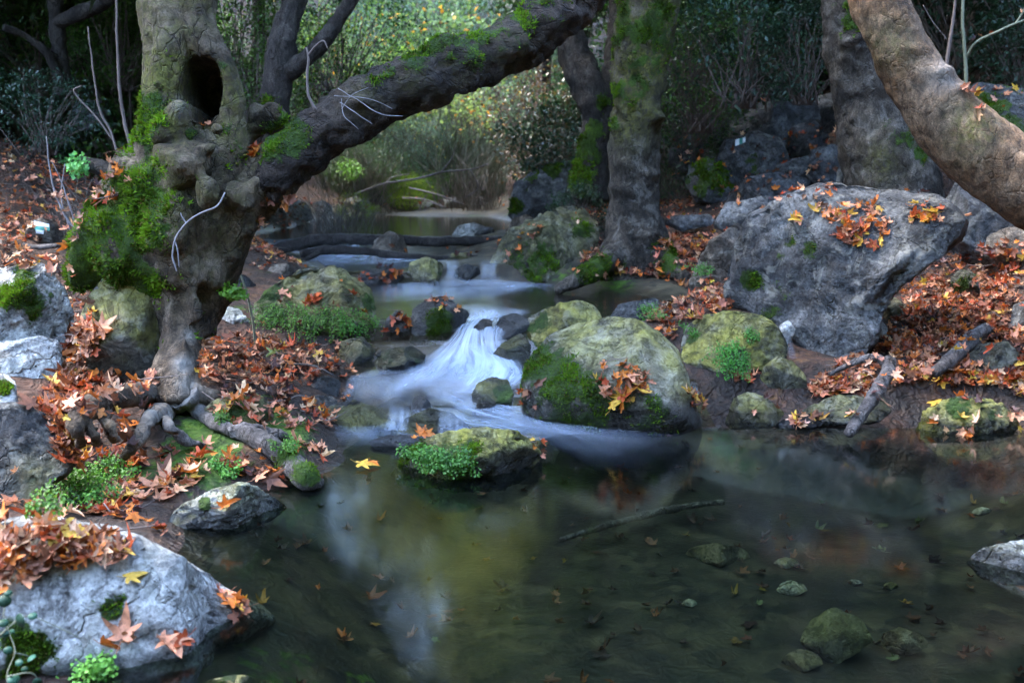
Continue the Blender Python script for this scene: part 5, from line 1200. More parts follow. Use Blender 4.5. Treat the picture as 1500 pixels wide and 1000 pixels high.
FLOWS = []
def flow(cross, strength, lift=.012, nu=14, nv=60, bulge=.010):
    """a silky sheet of falling water: cross sections (left px, right px), optional explicit depth"""
    L, Rr = [], []
    for c in cross:
        (a, b), (e, f) = c[0], c[1]
        if len(c) > 2: L.append(at(a, b, c[2])); Rr.append(at(e, f, c[2]))
        else: L.append(hit_level(a, b)); Rr.append(hit_level(e, f))
    st = np.interp(np.linspace(0, 1, nv), np.linspace(0, 1, len(strength)), strength)
    A, B = catmull(L, nv), catmull(Rr, nv); u = np.linspace(0, 1, nu)
    V = A[:, None, :] * (1 - u)[None, :, None] + B[:, None, :] * u[None, :, None]
    V[:, :, 2] += lift + bulge * (np.sin(u * math.pi) ** .7)[None, :]
    ln = np.concatenate([[0], np.cumsum(np.linalg.norm(np.diff((A + B) / 2, axis=0), axis=1))])
    V = V.reshape(-1, 3); V[:, 2] += .008 * fbm(V * np.array([9, 3, 1]), 1, 2, len(FLOWS))
    i, j = np.meshgrid(np.arange(nv - 1), np.arange(nu - 1), indexing='ij')
    F = np.stack([i * nu + j, i * nu + j + 1, (i + 1) * nu + j + 1, (i + 1) * nu + j], -1).reshape(-1, 4)
    fl = np.stack([np.tile(u, nv), np.repeat(ln / .35, nu), np.full(nu * nv, len(FLOWS) * 3.7)], 1)
    me = mesh_np('cascade_water', V, F, [FOAM], attrs={'foam': np.repeat(st, nu)})
    a_ = me.attributes.new('flow', 'FLOAT_VECTOR', 'POINT'); a_.data.foreach_set('vector', fl.astype(np.float32).ravel())
    FLOWS.append(1)
    return obj('cascade_water', me, kind='structure', label='silky white water of the cascade')


flow([((690, 462), (735, 455)), ((672, 478), (712, 476)), ((655, 500), (705, 505)), ((620, 525), (720, 530)), ((590, 548), (735, 555)), ((560, 572), (720, 582))], [.35, 1.0, 1.15, 1.1, .6, .1])
flow([((700, 468), (770, 462)), ((690, 485), (745, 490)), ((690, 512), (745, 515)), ((690, 535), (770, 540)), ((680, 555), (775, 560)), ((660, 580), (740, 585))], [.2, .75, .9, 1.2, 1.0, .4], .02)
flow([((640, 515), (720, 512)), ((610, 535), (765, 538)), ((570, 555), (770, 562)), ((540, 580), (720, 588)), ((560, 602), (700, 606))], [.35, .8, .7, .25, .0], .03)
flow([((545, 545), (640, 530)), ((500, 556), (610, 565)), ((470, 570), (590, 590)), ((470, 590), (600, 605))], [.15, .35, .25, .05])
flow([((600, 575), (720, 570)), ((640, 590), (742, 588)), ((680, 605), (770, 600)), ((740, 625), (840, 608)), ((800, 648), (920, 620)), ((850, 680), (1010, 632)), ((900, 700), (1100, 645))], [.2, .5, .65, .42, .17, .03, .0], .01)
flow([((690, 600), (760, 598)), ((730, 618), (830, 605)), ((790, 636), (900, 615)), ((840, 660), (960, 625)), ((880, 685), (1020, 640))], [.3, .65, .45, .15, .0], .016)
flow([((560, 610), (700, 600)), ((590, 625), (740, 612)), ((680, 640), (790, 625)), ((760, 655), (860, 640))], [.15, .4, .6, .2], .02)
0 and flow([((505, 488), (522, 488), 6.62), ((500, 515), (526, 512), 6.58), ((495, 545), (535, 540), 6.5)], [.1, .3, .2], .0)
0 and flow([((535, 500), (560, 500), 6.72), ((530, 530), (556, 528), 6.6), ((520, 548), (570, 545), 6.5)], [.1, .3, .25], .0)
flow([((470, 620), (600, 622)), ((480, 640), (640, 640)), ((500, 660), (660, 650))], [.1, .22, .0])
flow([((570, 595), (600, 596), 5.62), ((566, 612), (602, 614), 5.55), ((560, 632), (606, 634), 5.48)], [.1, .5, .4], .0)
flow([((640, 600), (690, 598), 5.45), ((640, 615), (688, 618), 5.4), ((638, 640), (690, 640), 5.32)], [.1, .35, .25], .0)
# middle pool streaks, falls of the upper riffle and the side channel rapid
flow([((540, 420), (760, 408)), ((540, 432), (800, 420)), ((545, 445), (700, 440))], [.25, .42, .12], .006)
flow([((640, 448), (720, 448)), ((660, 458), (780, 456)), ((680, 470), (760, 466))], [.1, .5, .6], .006)
flow([((646, 383), (674, 382), 9.85), ((652, 390), (672, 390), 9.78), ((652, 402), (670, 402), 9.72), ((640, 414), (684, 413), 9.66)], [.1, .35, .35, .1], .0)
flow([((696, 383), (736, 382), 9.85), ((702, 390), (730, 390), 9.78), ((700, 402), (728, 402), 9.72), ((690, 414), (744, 413), 9.66)], [.1, .35, .35, .1], .0)
flow([((640, 414), (740, 412)), ((620, 420), (800, 416)), ((640, 428), (900, 420))], [.35, .4, .1], .006)
flow([((480, 352), (740, 350)), ((450, 366), (735, 362)), ((430, 384), (720, 378)), ((420, 394), (600, 388))], [.2, .5, .5, .15], .010)
flow([((370, 352), (520, 350)), ((400, 372), (560, 370)), ((440, 384), (640, 380))], [.3, .5, .3], .014)
flow([((345, 398), (390, 396)), ((350, 412), (392, 408)), ((352, 428), (380, 425))], [.5, .9, .4], .010)
flow([((330, 385), (420, 383)), ((345, 395), (430, 392)), ((350, 405), (400, 402))], [.2, .6, .4], .012)
flow([((1148, 490), (1156, 488), 6.6), ((1154, 515), (1164, 512), 6.55), ((1158, 540), (1170, 536), 6.5)], [.12, .2, .1], .0)
SKY_S, SUN_S, EXPO, HAZE = .15, 1.1, 4.95, 0
# ------------------------------------------------------------------ foliage
GREEN = leaf_mat('green_leaf', .35, .38, .5)
AIRY = leaf_mat('sunlit_leaf', .5, .5, .3)
STEMM = TW['brown']


def leaf_quads(O, D, Nn, L, W, fold=.25):
    """one folded blade per row: base O, direction D, face normal N, length L, width W"""
    S = np.cross(D, Nn); S /= np.linalg.norm(S, axis=1)[:, None] + 1e-9
    L = L[:, None]; W = W[:, None]
    a = O; b = O + D * L * .45 + S * W * .5 + Nn * W * fold; c = O + D * L - Nn * L * .12; d = O + D * L * .45 - S * W * .5 + Nn * W * fold
    V = np.stack([a, b, c, d], 1).reshape(-1, 3); n = len(O); i = np.arange(n) * 4
    F = np.vstack([np.stack([i, i + 1, i + 2], 1), np.stack([i, i + 2, i + 3], 1)])
    return V, F


def unit(A): return A / (np.linalg.norm(A, axis=1)[:, None] + 1e-9)


def cloud(n, rad, leaf, seed, c1, c2, per=14, asp=.5, spread=.14, shell=.5, extra=None, zc=1.0, droop=.2):
    """leafy mass: many twig tips, each with its own spray of leaves; ragged outline with gaps"""
    rs = np.random.RandomState(seed); rad = np.array(rad); k = max(4, n // per)
    d = unit(rs.normal(size=(k * 3, 3))); r = (shell + (1 - shell) * rs.rand(k * 3)) ** .7
    T = d * r[:, None]
    lump = fbm(d * 1.0 + seed, 1.6, 3, seed); T = T * (1 + .45 * lump)[:, None]
    keep = fbm(T + seed * 3, 2.2, 3, seed + 2) > -.12; T = T[keep][:k]; k = len(T)
    T = T * rad + np.array([0, 0, rad[2] * zc])
    idx = np.repeat(np.arange(k), per); n = len(idx)
    O = T[idx] + rs.normal(size=(n, 3)) * spread * np.array([1, 1, .6])
    out = unit(T[idx] - np.array([0, 0, rad[2] * .6]))
    D = unit(out * .7 + rs.normal(size=(n, 3)) * .7 - np.array([0, 0, droop])); N = unit(np.array([0, 0, 1.0]) + rs.normal(size=(n, 3)) * .55)
    N = unit(N - D * (N * D).sum(1)[:, None])
    s = leaf * (.6 + .7 * rs.rand(n)); V, F = leaf_quads(O, D, N, s, s * asp)
    q = np.clip(.5 + .35 * rs.normal(size=k), 0, 1)[idx] * .6 + rs.rand(n) * .4
    col = np.array(c1) * (1 - q)[:, None] + np.array(c2) * q[:, None]
    if extra is not None:
        m = rs.rand(n) < extra[0]; col[m] = np.array(extra[1]) * (.6 + .7 * rs.rand(m.sum()))[:, None]
    return V, F, np.repeat(col, 4, 0), T


def twiggy(T, base_r, seed, nmax=60, r=.010, seg=4):
    rs = np.random.RandomState(seed); parts = []
    for i in rs.choice(len(T), min(nmax, len(T)), replace=False):
        t = T[i]; b = np.array([rs.normal() * base_r, rs.normal() * base_r, -.08]); m = b * .5 + t * .5 + rs.normal(size=3) * .10 * np.linalg.norm(t) * .5; m[2] += .1
        parts.append(tube([b, m, t], [r * 1.3, r * .8, r * .35], 9, seg))
    return join_parts(parts)


def plant_meshes(name, spec, mat):
    V, F, col, T = cloud(**spec['cloud']); a = mesh_np('foliage', V, F, [mat], smooth=False, attrs={'tint': col})
    SV, SF = twiggy(T, spec.get('base', .1), spec['cloud']['seed'], spec.get('twigs', 50), spec.get('r', .01)); b = mesh_np('stem', SV, SF, [STEMM])
    return a, b


def strands(n, h, sp, seed, r, bend, c1, c2):
    rs = np.random.RandomState(seed); parts = []; cols = []
    for i in range(n):
        b = np.array([rs.normal() * sp, rs.normal() * sp, -.05]); a = rs.rand() * 6.28; l = h * rs.uniform(.45, 1.1); bd = bend * rs.uniform(.2, 1.2) * l
        e = b + np.array([math.cos(a) * bd, math.sin(a) * bd, l * (1 - .3 * bend * rs.rand())]); m = (b + e) / 2 + np.array([-math.cos(a) * bd * .15, -math.sin(a) * bd * .15, l * .12]) + rs.normal(size=3) * .05
        V, F = tube([b, m, e], [r, r * .8, r * .3], 8, 3, False); parts.append((V, F)); cols.append(np.tile(np.array(c1) + (np.array(c2) - c1) * rs.rand(), (len(V), 1)))
    V, F = join_parts(parts); return V, F, np.vstack(cols)


P_ = {}
def spec(key, mat, **k):
    s = dict(cloud={x: k[x] for x in k if x not in ('base', 'twigs', 'r')}, **{x: k[x] for x in k if x in ('base', 'twigs', 'r')})
    P_[key] = plant_meshes(key, s, mat)


spec('laurel0', GREEN, n=2600, rad=(.9, .9, .9), leaf=.085, seed=1, c1=(.006, .019, .010), c2=(.030, .075, .036), asp=.42, spread=.12)
spec('laurel1', GREEN, n=2600, rad=(1.1, .9, .75), leaf=.075, seed=2, c1=(.007, .021, .013), c2=(.034, .080, .046), asp=.5, spread=.12)
spec('bush0', GREEN, n=3000, rad=(1.0, 1.0, 1.0), leaf=.055, seed=3, c1=(.025, .065, .010), c2=(.09, .19, .025), asp=.55, spread=.12)
spec('bush1', GREEN, n=3000, rad=(1.2, 1.0, .8), leaf=.05, seed=4, c1=(.02, .055, .014), c2=(.07, .16, .035), asp=.5, spread=.12)
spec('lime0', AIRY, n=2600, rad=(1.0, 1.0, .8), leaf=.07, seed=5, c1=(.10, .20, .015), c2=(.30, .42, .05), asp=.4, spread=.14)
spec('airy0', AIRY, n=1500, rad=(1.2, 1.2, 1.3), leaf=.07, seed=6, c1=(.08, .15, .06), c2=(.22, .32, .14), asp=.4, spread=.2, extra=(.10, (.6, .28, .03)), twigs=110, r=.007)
spec('airy1', AIRY, n=1300, rad=(1.3, 1.2, 1.2), leaf=.06, seed=7, c1=(.06, .13, .09), c2=(.19, .28, .21), asp=.4, spread=.2, extra=(.06, (.55, .4, .06)), twigs=120, r=.007)  # pale bluish tint puts the valley haze into the leaf colour
spec('autumn0', AIRY, n=1500, rad=(1.3, 1.2, 1.2), leaf=.10, seed=8, c1=(.10, .17, .06), c2=(.25, .31, .12), asp=.75, spread=.2, extra=(.12, (.5, .2, .03)), twigs=70, r=.008)
spec('russet0', GREEN, n=1600, rad=(1.1, 1.0, 1.0), leaf=.07, seed=9, c1=(.035, .020, .014), c2=(.12, .065, .035), asp=.5, spread=.16, twigs=110, r=.008, extra=(.12, (.04, .08, .02)))
gV, gF, gC = strands(420, 1.3, .32, 3, .005, .7, (.055, .075, .055), (.16, .19, .15)); P_['straw0'] = (mesh_np('foliage', gV, gF, [AIRY], attrs={'tint': gC}), None)
gV, gF, gC = strands(380, 1.0, .22, 4, .006, .8, (.07, .16, .03), (.22, .36, .08)); P_['grass0'] = (mesh_np('foliage', gV, gF, [AIRY], attrs={'tint': gC}), None)
gV, gF, gC = strands(120, 1.5, .25, 8, .006, .7, (.07, .06, .055), (.22, .20, .19)); P_['brush0'] = (mesh_np('stem', gV, gF, [AIRY], attrs={'tint': gC}), None)
cV, cF, cC, cT = cloud(7000, (2.7, 2.7, 1.5), .17, 15, (.03, .07, .012), (.10, .19, .03), per=16, asp=.5, spread=.30, shell=.25, zc=0); CROWN = mesh_np('crown', cV, cF, [GREEN], smooth=False, attrs={'tint': cC})
cV, cF, cC, cT = cloud(7000, (2.9, 2.6, 1.7), .17, 16, (.014, .035, .014), (.05, .10, .03), per=16, asp=.45, spread=.30, shell=.25, zc=0); CROWN2 = mesh_np('crown', cV, cF, [GREEN], smooth=False, attrs={'tint': cC})

cV, cF, cC, cT = cloud(6000, (2.8, 2.7, 2.2), .2, 17, (.20, .21, .05), (.44, .40, .10), per=16, asp=.6, spread=.30, shell=.25, zc=0); CROWN3 = mesh_np('crown', cV, cF, [AIRY], smooth=False, attrs={'tint': cC})


def plant(kind, x, y, s, name, label, group=None, z=None, rot=None, sz=1.0, cat='shrub'):
    a, b = P_[kind]; z = terr1(x, y) if z is None else z
    t = empty(name, (x, y, z - .05), label=label, cat=cat, group=group); t.rotation_euler.z = random.uniform(0, 6.28) if rot is None else rot; t.scale = (s, s, s * sz)
    for me in (a, b):
        if me: obj(me.name.split('.')[0], me, t)
    return t


def plant_px(kind, px, py, Y, s, *a, **k):
    p = at(px, py, Y); return plant(kind, p[0], p[1], s, *a, **k)


rp = random.Random(4)
# thicket at the head of the valley, bright where the light reaches it
i = 0
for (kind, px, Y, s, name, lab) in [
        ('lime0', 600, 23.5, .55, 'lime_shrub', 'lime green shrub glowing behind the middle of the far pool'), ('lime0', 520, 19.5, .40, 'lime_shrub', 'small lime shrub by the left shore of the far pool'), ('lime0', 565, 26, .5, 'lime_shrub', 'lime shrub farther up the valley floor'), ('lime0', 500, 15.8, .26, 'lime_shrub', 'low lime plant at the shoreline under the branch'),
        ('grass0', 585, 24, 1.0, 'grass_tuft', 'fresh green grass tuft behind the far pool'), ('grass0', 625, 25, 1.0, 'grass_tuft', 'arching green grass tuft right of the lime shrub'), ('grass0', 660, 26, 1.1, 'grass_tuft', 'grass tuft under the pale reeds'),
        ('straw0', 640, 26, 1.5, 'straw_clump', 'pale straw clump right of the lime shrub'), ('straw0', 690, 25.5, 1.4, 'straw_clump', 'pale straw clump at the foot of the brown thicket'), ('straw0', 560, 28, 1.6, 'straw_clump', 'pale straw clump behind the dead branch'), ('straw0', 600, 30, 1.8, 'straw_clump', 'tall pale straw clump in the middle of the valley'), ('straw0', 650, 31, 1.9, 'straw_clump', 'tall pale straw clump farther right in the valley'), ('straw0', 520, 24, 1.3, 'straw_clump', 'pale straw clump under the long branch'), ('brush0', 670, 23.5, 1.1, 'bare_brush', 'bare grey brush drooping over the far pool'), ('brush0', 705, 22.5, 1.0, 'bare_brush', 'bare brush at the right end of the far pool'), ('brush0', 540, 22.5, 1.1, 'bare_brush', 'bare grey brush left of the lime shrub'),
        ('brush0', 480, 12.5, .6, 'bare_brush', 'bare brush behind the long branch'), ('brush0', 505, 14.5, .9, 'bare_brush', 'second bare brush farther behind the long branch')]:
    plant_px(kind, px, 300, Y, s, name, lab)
for k in range(64):
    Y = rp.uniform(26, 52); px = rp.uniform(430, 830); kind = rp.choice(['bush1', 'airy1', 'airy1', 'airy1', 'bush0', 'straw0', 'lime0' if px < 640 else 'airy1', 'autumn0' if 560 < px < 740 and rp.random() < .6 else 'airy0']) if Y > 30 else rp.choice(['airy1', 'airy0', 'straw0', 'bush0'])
    nm, lb = dict(airy0=('thin_shrub', 'thin yellow-green shrub with orange leaves in the bright valley head'), airy1=('thin_shrub', 'shrub tinted blue-green for haze in the bright valley head'), autumn0=('autumn_shrub', 'yellow and orange shrub in the bright valley head'), lime0=('lime_shrub', 'lime green shrub high in the bright valley head'),
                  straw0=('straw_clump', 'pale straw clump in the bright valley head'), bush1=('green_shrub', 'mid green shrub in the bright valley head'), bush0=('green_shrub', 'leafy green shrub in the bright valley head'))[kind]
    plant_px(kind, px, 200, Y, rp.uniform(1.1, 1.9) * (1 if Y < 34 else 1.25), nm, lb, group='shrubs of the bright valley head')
# brown thicket right of the valley and the dark right slope
for k in range(16):
    px = rp.uniform(680, 860); Y = rp.uniform(15.5, 24); p = at(px, 250, Y)
    if p[0] < np.interp(Y, YS, XR) + .5: continue
    kind = rp.choice(['russet0', 'russet0', 'brush0', 'laurel1']); plant(kind, p[0], p[1], rp.uniform(.8, 1.4), *dict(russet0=('brown_shrub', 'brown leaved thicket bush beyond the forked trunk'), brush0=('bare_brush', 'bare dark brush beyond the forked trunk'), laurel1=('dark_shrub', 'dark green bush beyond the forked trunk'))[kind], group='thicket beyond the forked trunk')
for k in range(58):
    px = rp.uniform(830, 1620); Y = rp.uniform(12.5, 24); p = at(px, 150, Y); x = p[0]
    if x < 1.2 or (2.2 < x < 4.8 and Y < 16.5): continue
    kind = rp.choice(['laurel0', 'laurel1', 'laurel0', 'bush1']); plant(kind, x, Y, rp.uniform(1.0, 1.9), *dict(laurel0=('dark_shrub', 'dark broadleaf shrub on the shaded right slope'), laurel1=('dark_shrub', 'spreading dark shrub on the shaded right slope'), bush1=('green_shrub', 'small leaved green shrub on the shaded right slope'))[kind], group='shrubs on the shaded right slope')
for (px, py, Y, s, kind, lab) in [(1090, 60, 10.6, .8, 'laurel1', 'bluish broadleaf bush hanging above the trail mark slab'), (1180, 75, 10.2, .6, 'laurel0', 'bluish broadleaf bush beside the knobbly trunk'), (1030, 110, 11.5, .75, 'bush0', 'green bush right of the scaly trunk'), (1005, 40, 11.8, .9, 'bush1', 'darker green bush above the path'), (1010, 170, 12.2, .55, 'bush1', 'low green bush by the path')]:
    p = at(px, py, Y); plant(kind, p[0], p[1], s, 'overhanging_bush', lab, z=p[2] - .7 * s)
for (px, py, Y, s, kind, nm, lab) in [(848, 285, 11, .38, 'laurel0', 'dark_shrub', 'dark evergreen sprig between the forked trunk and the scaly trunk'), (1000, 190, 12.6, .5, 'bush1', 'green_shrub', 'mossy looking bush beside the path steps')]:
    plant_px(kind, px, py, Y, s, nm, lab)
for (px, py, Y, s, kind) in [(1400, 60, 12.5, 1.2, 'laurel0'), (1470, 40, 12, 1.2, 'laurel1'), (1530, 70, 11, 1.1, 'laurel0'), (1440, 10, 14, 1.6, 'laurel1'), (1350, 60, 14, 1.4, 'laurel0'), (1560, 20, 12.5, 1.4, 'laurel1'), (1500, 95, 10.6, .7, 'laurel0')]:
    p = at(px, py, Y); plant(kind, p[0], p[1], s, 'dark_shrub', 'dark shrub in the shade behind the leaning smooth trunk', 'shrubs behind the leaning trunk')
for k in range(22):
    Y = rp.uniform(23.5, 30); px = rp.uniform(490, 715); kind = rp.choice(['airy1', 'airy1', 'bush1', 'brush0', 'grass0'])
    plant_px(kind, px, 250, Y, rp.uniform(.45, .95), *dict(airy1=('thin_shrub', 'low shrub tinted blue-green for haze behind the far pool'), airy0=('thin_shrub', 'low yellow-green shrub behind the far pool'), lime0=('lime_shrub', 'lime shrub in the thicket behind the far pool'), bush1=('green_shrub', 'small dense green shrub behind the far pool'), brush0=('bare_brush', 'bare twiggy brush in the thicket behind the far pool'), grass0=('grass_tuft', 'green grass tuft in the thicket behind the far pool'))[kind], group='low thicket behind the far pool')
# left woods
for k in range(66):
    px = rp.uniform(-160, 400); Y = rp.uniform(12.5, 28); p = at(px, 150, Y); x = p[0]
    if x > np.interp(Y, YS, XL) - (1.2 if Y > 13 else 1.6) or (Y < 15 and px > 70 and px < 230): continue
    far = Y > 15; kind = rp.choice(['bush0', 'bush1', 'laurel1', 'bush0'] if far else ['laurel0', 'laurel1', 'bush1', 'laurel0'])
    plant(kind, x, Y, rp.uniform(.7, 1.5) * (1.2 if far else .8), *dict(bush0=('green_shrub', 'leafy green shrub in the left woods'), bush1=('green_shrub', 'small leaved shrub in the left woods'), laurel0=('dark_shrub', 'dark glossy shrub on the left slope'), laurel1=('dark_shrub', 'spreading blue-green shrub on the left slope'))[kind], group='shrubs of the left woods')
for (px, py, Y, s, kind, lab) in [(60, 150, 10.5, .55, 'laurel1', 'blue-green shrub catching the light at the far left'), (375, 110, 11.5, .8, 'bush0', 'bright leaved bush framed between the hollow trunk and the dark trunk'), (470, 120, 13, .8, 'bush0', 'leafy bush above the mossy limb'), (345, 60, 13, 1.0, 'bush0', 'tall leafy bush behind the hollow trunk'), (120, 70, 15, .9, 'bush0', 'leafy green bush lit between the dark trunks of the left woods'), (175, 50, 14, .8, 'bush0', 'lit leafy bush just left of the hollow trunk'), (150, 130, 16, .9, 'bush1', 'small leaved bush low behind the bare sapling'), (50, 60, 14, .8, 'bush1', 'dim leafy bush near the top left corner'), (500, 60, 15, 1.1, 'bush1', 'leafy bush under the slanting mossy limb')]:
    p = at(px, py, Y); plant(kind, p[0], p[1], s, 'overhanging_bush', lab, z=p[2] - .8 * s)
plant_px('brush0', 140, 230, 9.2, .45, 'bare_brush', 'bare dry stems on the slope left of the hollow trunk'); plant_px('brush0', 95, 280, 8.6, .3, 'bare_brush', 'dry brush above the trail mark block')
# crowns over the stems that leave the top of the picture, and the wood behind
for t, dx, dy, z, me in [(plane, -1.6, 2.0, 7.2, CROWN3), (plane, -3.4, .6, 7.8, CROWN), (plane, -2.4, 4.2, 8.6, CROWN), (plane, -1.2, -1.4, 8.2, CROWN3), (T_scaly, .6, .4, 6.6, CROWN), (T_knob, .5, .6, 6.4, CROWN2), (T_fork, 0, 1.0, 7.0, CROWN2), (T_back, -.6, .4, 6.3, CROWN), (T_left, -.5, 0, 6.2, CROWN2), (T_left2, 0, 0, 6.8, CROWN2)]:  # plane tree's unseen crowns are set toward the sun to shade the stream
    b = t.location; c = obj('crown', me, t, loc=(dx, dy, z - b.z)); c.rotation_euler.z = rp.uniform(0, 6)
for k in range(34):
    left = k % 2 == 0; y = rp.uniform(11, 21 if left else 38)
    x = np.interp(y, YS, XL) - rp.uniform(3.5, 10) if left else np.interp(y, YS, XR) + rp.uniform(3.2, 10)
    z = terr1(x, y); h = rp.uniform(4.5, 7.5)
    t = empty('forest_tree', (x, y, z - .1), label='dark tree of the %s wood' % ('left' if left else 'right'), cat='tree', group='trees of the valley sides')
    V, F = tube([(0, 0, 0), (rp.uniform(-.3, .3), rp.uniform(-.3, .3), h * .5), (rp.uniform(-.6, .6), 0, h)], [.16, .12, .05], 16, 10); V = V + .03 * fbm(V, 3, 2, k)[:, None]
    obj('trunk', mesh_np('trunk', V, F, [BK['dark']], attrs={'mask': np.zeros((len(V), 3))}), t)
    for q in range(2):
        c = obj('crown', CROWN2 if (k + q) % 3 else CROWN, t, loc=(rp.uniform(-.8, .8), rp.uniform(-.8, .8), h * (.72 + .38 * q))); c.rotation_euler.z = rp.uniform(0, 6); s = rp.uniform(.9, 1.3); c.scale = (s, s, s)

# tall trees added to shut out low sky over the stream; one narrow gap stays
for k, (x, y, h, sc, me, off) in enumerate([(-5.2, 15.5, 8.2, 1.4, CROWN2, (.7, 0)), (-6.0, 19, 9.5, 1.55, CROWN2, (.4, 0)), (3.6, 15.2, 8.6, 1.35, CROWN2, (-.3, 0)), (4.0, 18.5, 9.5, 1.5, CROWN, (-.4, 0)), (4.4, 22, 10.5, 1.6, CROWN2, (-.4, 0)),
                                           (-13, 47, 22, 2.6, CROWN2, (0, 0)), (.8, 51, 19, 1.9, CROWN3, (0, 0)), (6.5, 50, 22, 2.4, CROWN2, (0, 0)), (12, 46, 22, 2.6, CROWN2, (0, 0)), (-22, 42, 21, 2.6, CROWN2, (0, 0)), (-6, 62, 9, 1.8, CROWN3, (0, 0)), (-8.7, 40, 11, 1.25, CROWN, (0, 0)), (-6.35, 26, 8, .85, CROWN2, (0, 0)), (.8, 26, 12, 1.0, CROWN3, (0, 0)), (1.3, 38, 12, 1.6, CROWN, (0, 0)), (-12.5, 37, 12, 1.6, CROWN2, (0, 0)), (1, -9, 9, 2.0, CROWN2, (0, 0)), (6.5, -4, 8, 1.8, CROWN2, (-.5, 0)), (9, 2, 8, 1.7, CROWN2, (0, 0)), (-2.5, -13, 11, 2.2, CROWN2, (0, 0)), (5, -12, 11, 2.2, CROWN2, (0, 0))]):  # trees behind and beside the camera are unseen, added to block front skylight
    z = terr1(x, y); t = empty('forest_tree', (x, y, z - .1), label='tall tree added to close the sky on the %s side of the stream' % ('left' if x < -2 else 'right'), cat='tree', group='trees of the valley sides')
    V, F = tube([(0, 0, 0), (off[0] * .2, 0, h * .5), (off[0] * .7, 0, h)], [.2, .15, .06], 16, 10); V = V + .03 * fbm(V, 3, 2, k)[:, None]
    obj('trunk', mesh_np('trunk', V, F, [BK['dark']], attrs={'mask': np.zeros((len(V), 3))}), t)
    for q in range(3):
        c = obj('crown', me, t, loc=(off[0] * (.4 + .45 * q) + rp.uniform(-.5, .5), rp.uniform(-1, 1), h * (.62 + .26 * q) if h > 15 else h * (.74 + .2 * q) if y > 5 else h * (.38 + .3 * q))); c.rotation_euler.z = rp.uniform(0, 6); c.scale = (sc, sc, sc)

# ------------------------------------------------------------------ ferns and small plants
FERN = leaf_mat('fern_leaf', .4, .5, .35)


def fern(label, anchors, n, length, seed, loc_px, droop=1.0, c1=(.02, .075, .012), c2=(.10, .28, .035), leaf=.011, name='maidenhair_fern', wide=.018):
    """arching fronds with little fan leaflets, rooted on the stone they hang from"""
    rs = np.random.RandomState(seed); bx = []
    from math import sin
    Os, Ds, Ns, Ls, Cs, stems = [], [], [], [], [], []
    bpy.context.view_layer.update(); dg = bpy.context.evaluated_depsgraph_get()
    for q in in_poly(anchors, n, rs):
        d = Vector(ray(*q)).normalized(); ok, loc, nrm, idx, ob, mtx = SC.ray_cast(dg, Vector(CAM), d)
        if not ok: continue
        o = np.array(loc); nr = np.array(nrm); L = length * rs.uniform(.55, 1.15)
        side = rs.normal(size=3) * .5; h = nr * .8 + side * .6; h[2] = h[2] * .4 + .35; h /= np.linalg.norm(h)
        t = np.linspace(0, 1, 12)[:, None]; P = o + h * L * t + np.array([0, 0, -1]) * droop * L * .75 * t ** 2
        stems.append(tube(P[::2], np.linspace(.0022, .0008, 6), 10, 3, False)); g = rs.rand()
        for k in range(2, 12):
            for s in range(4):
                w = wide * math.sin(k / 12 * 2.6 + .3) * (1 + .4 * rs.rand())
                sd = unit(rs.normal(size=(1, 3)))[0] * w; Os.append(P[k] + sd); Ds.append(unit((sd + [0, 0, -.012])[None])[0]); Ns.append(unit(np.array([[0, -.5, .8]]) + rs.normal(size=(1, 3)) * .4)[0]); Ls.append(leaf * rs.uniform(.7, 1.3)); Cs.append(np.array(c1) + (np.array(c2) - c1) * np.clip(g * .5 + .6 * rs.rand(), 0, 1))
    O, D, N, L = map(np.array, (Os, Ds, Ns, Ls)); N = unit(N - D * (N * D).sum(1)[:, None])
    V, F = leaf_quads(O, D, N, L, L * 1.0, .12); base = O.mean(0)
    e = empty(name, base, label=label, cat='fern')
    obj('foliage', mesh_np('foliage', V, F, [FERN], smooth=False, attrs={'tint': np.repeat(np.array(Cs), 4, 0)}, origin=base), e)
    SV, SF = join_parts(stems); obj('stem', mesh_np('stem', SV, SF, [TW['dark']], origin=base), e)


fern('curtain of maidenhair fern spilling over the front of the boulder left of the cascade', [(375, 448), (420, 446), (470, 450), (520, 456), (548, 462), (545, 482), (500, 480), (440, 474), (385, 476)], 110, .19, 1, None, 1.5, (.03, .11, .015), (.14, .38, .05))
fern('trailing tip of maidenhair below the fern curtain', [(496, 470), (520, 470), (522, 490), (500, 488)], 12, .15, 2, None, 1.3)
fern('bright fern clump growing under the blue-grey boulder at the left', [(70, 715), (120, 690), (160, 672), (185, 690), (175, 730), (100, 745)], 62, .15, 3, None, .7, (.025, .085, .012), (.13, .32, .04), .012)
fern('small fern tuft at the base of the blue-grey boulder', [(60, 715), (85, 708), (85, 745), (68, 745)], 16, .12, 4, None, .8, (.025, .085, .012), (.13, .30, .04), .012)
fern('fern mat on the near flank of the stone island', [(590, 662), (640, 655), (700, 672), (690, 688), (620, 685)], 62, .075, 5, None, .5, (.02, .06, .01), (.09, .22, .03), .012)
fern('fern hanging down the face of the olive boulder', [(1050, 500), (1075, 495), (1100, 520), (1090, 545), (1065, 535)], 34, .16, 6, None, 1.1)
fern('tiny fern tuft on the right shoulder of the olive boulder', [(1095, 485), (1110, 485), (1110, 495), (1098, 496)], 8, .07, 7, None, .6)
fern('tiny fern tuft on the left end of the olive boulder', [(1002, 478), (1024, 474), (1022, 490), (1004, 496)], 9, .09, 8, None, .8)
fern('fern sprig on the dark stone behind the domed boulders', [(940, 450), (964, 448), (966, 464), (942, 466)], 16, .10, 9, None, .5, (.04, .13, .02), (.14, .38, .06))
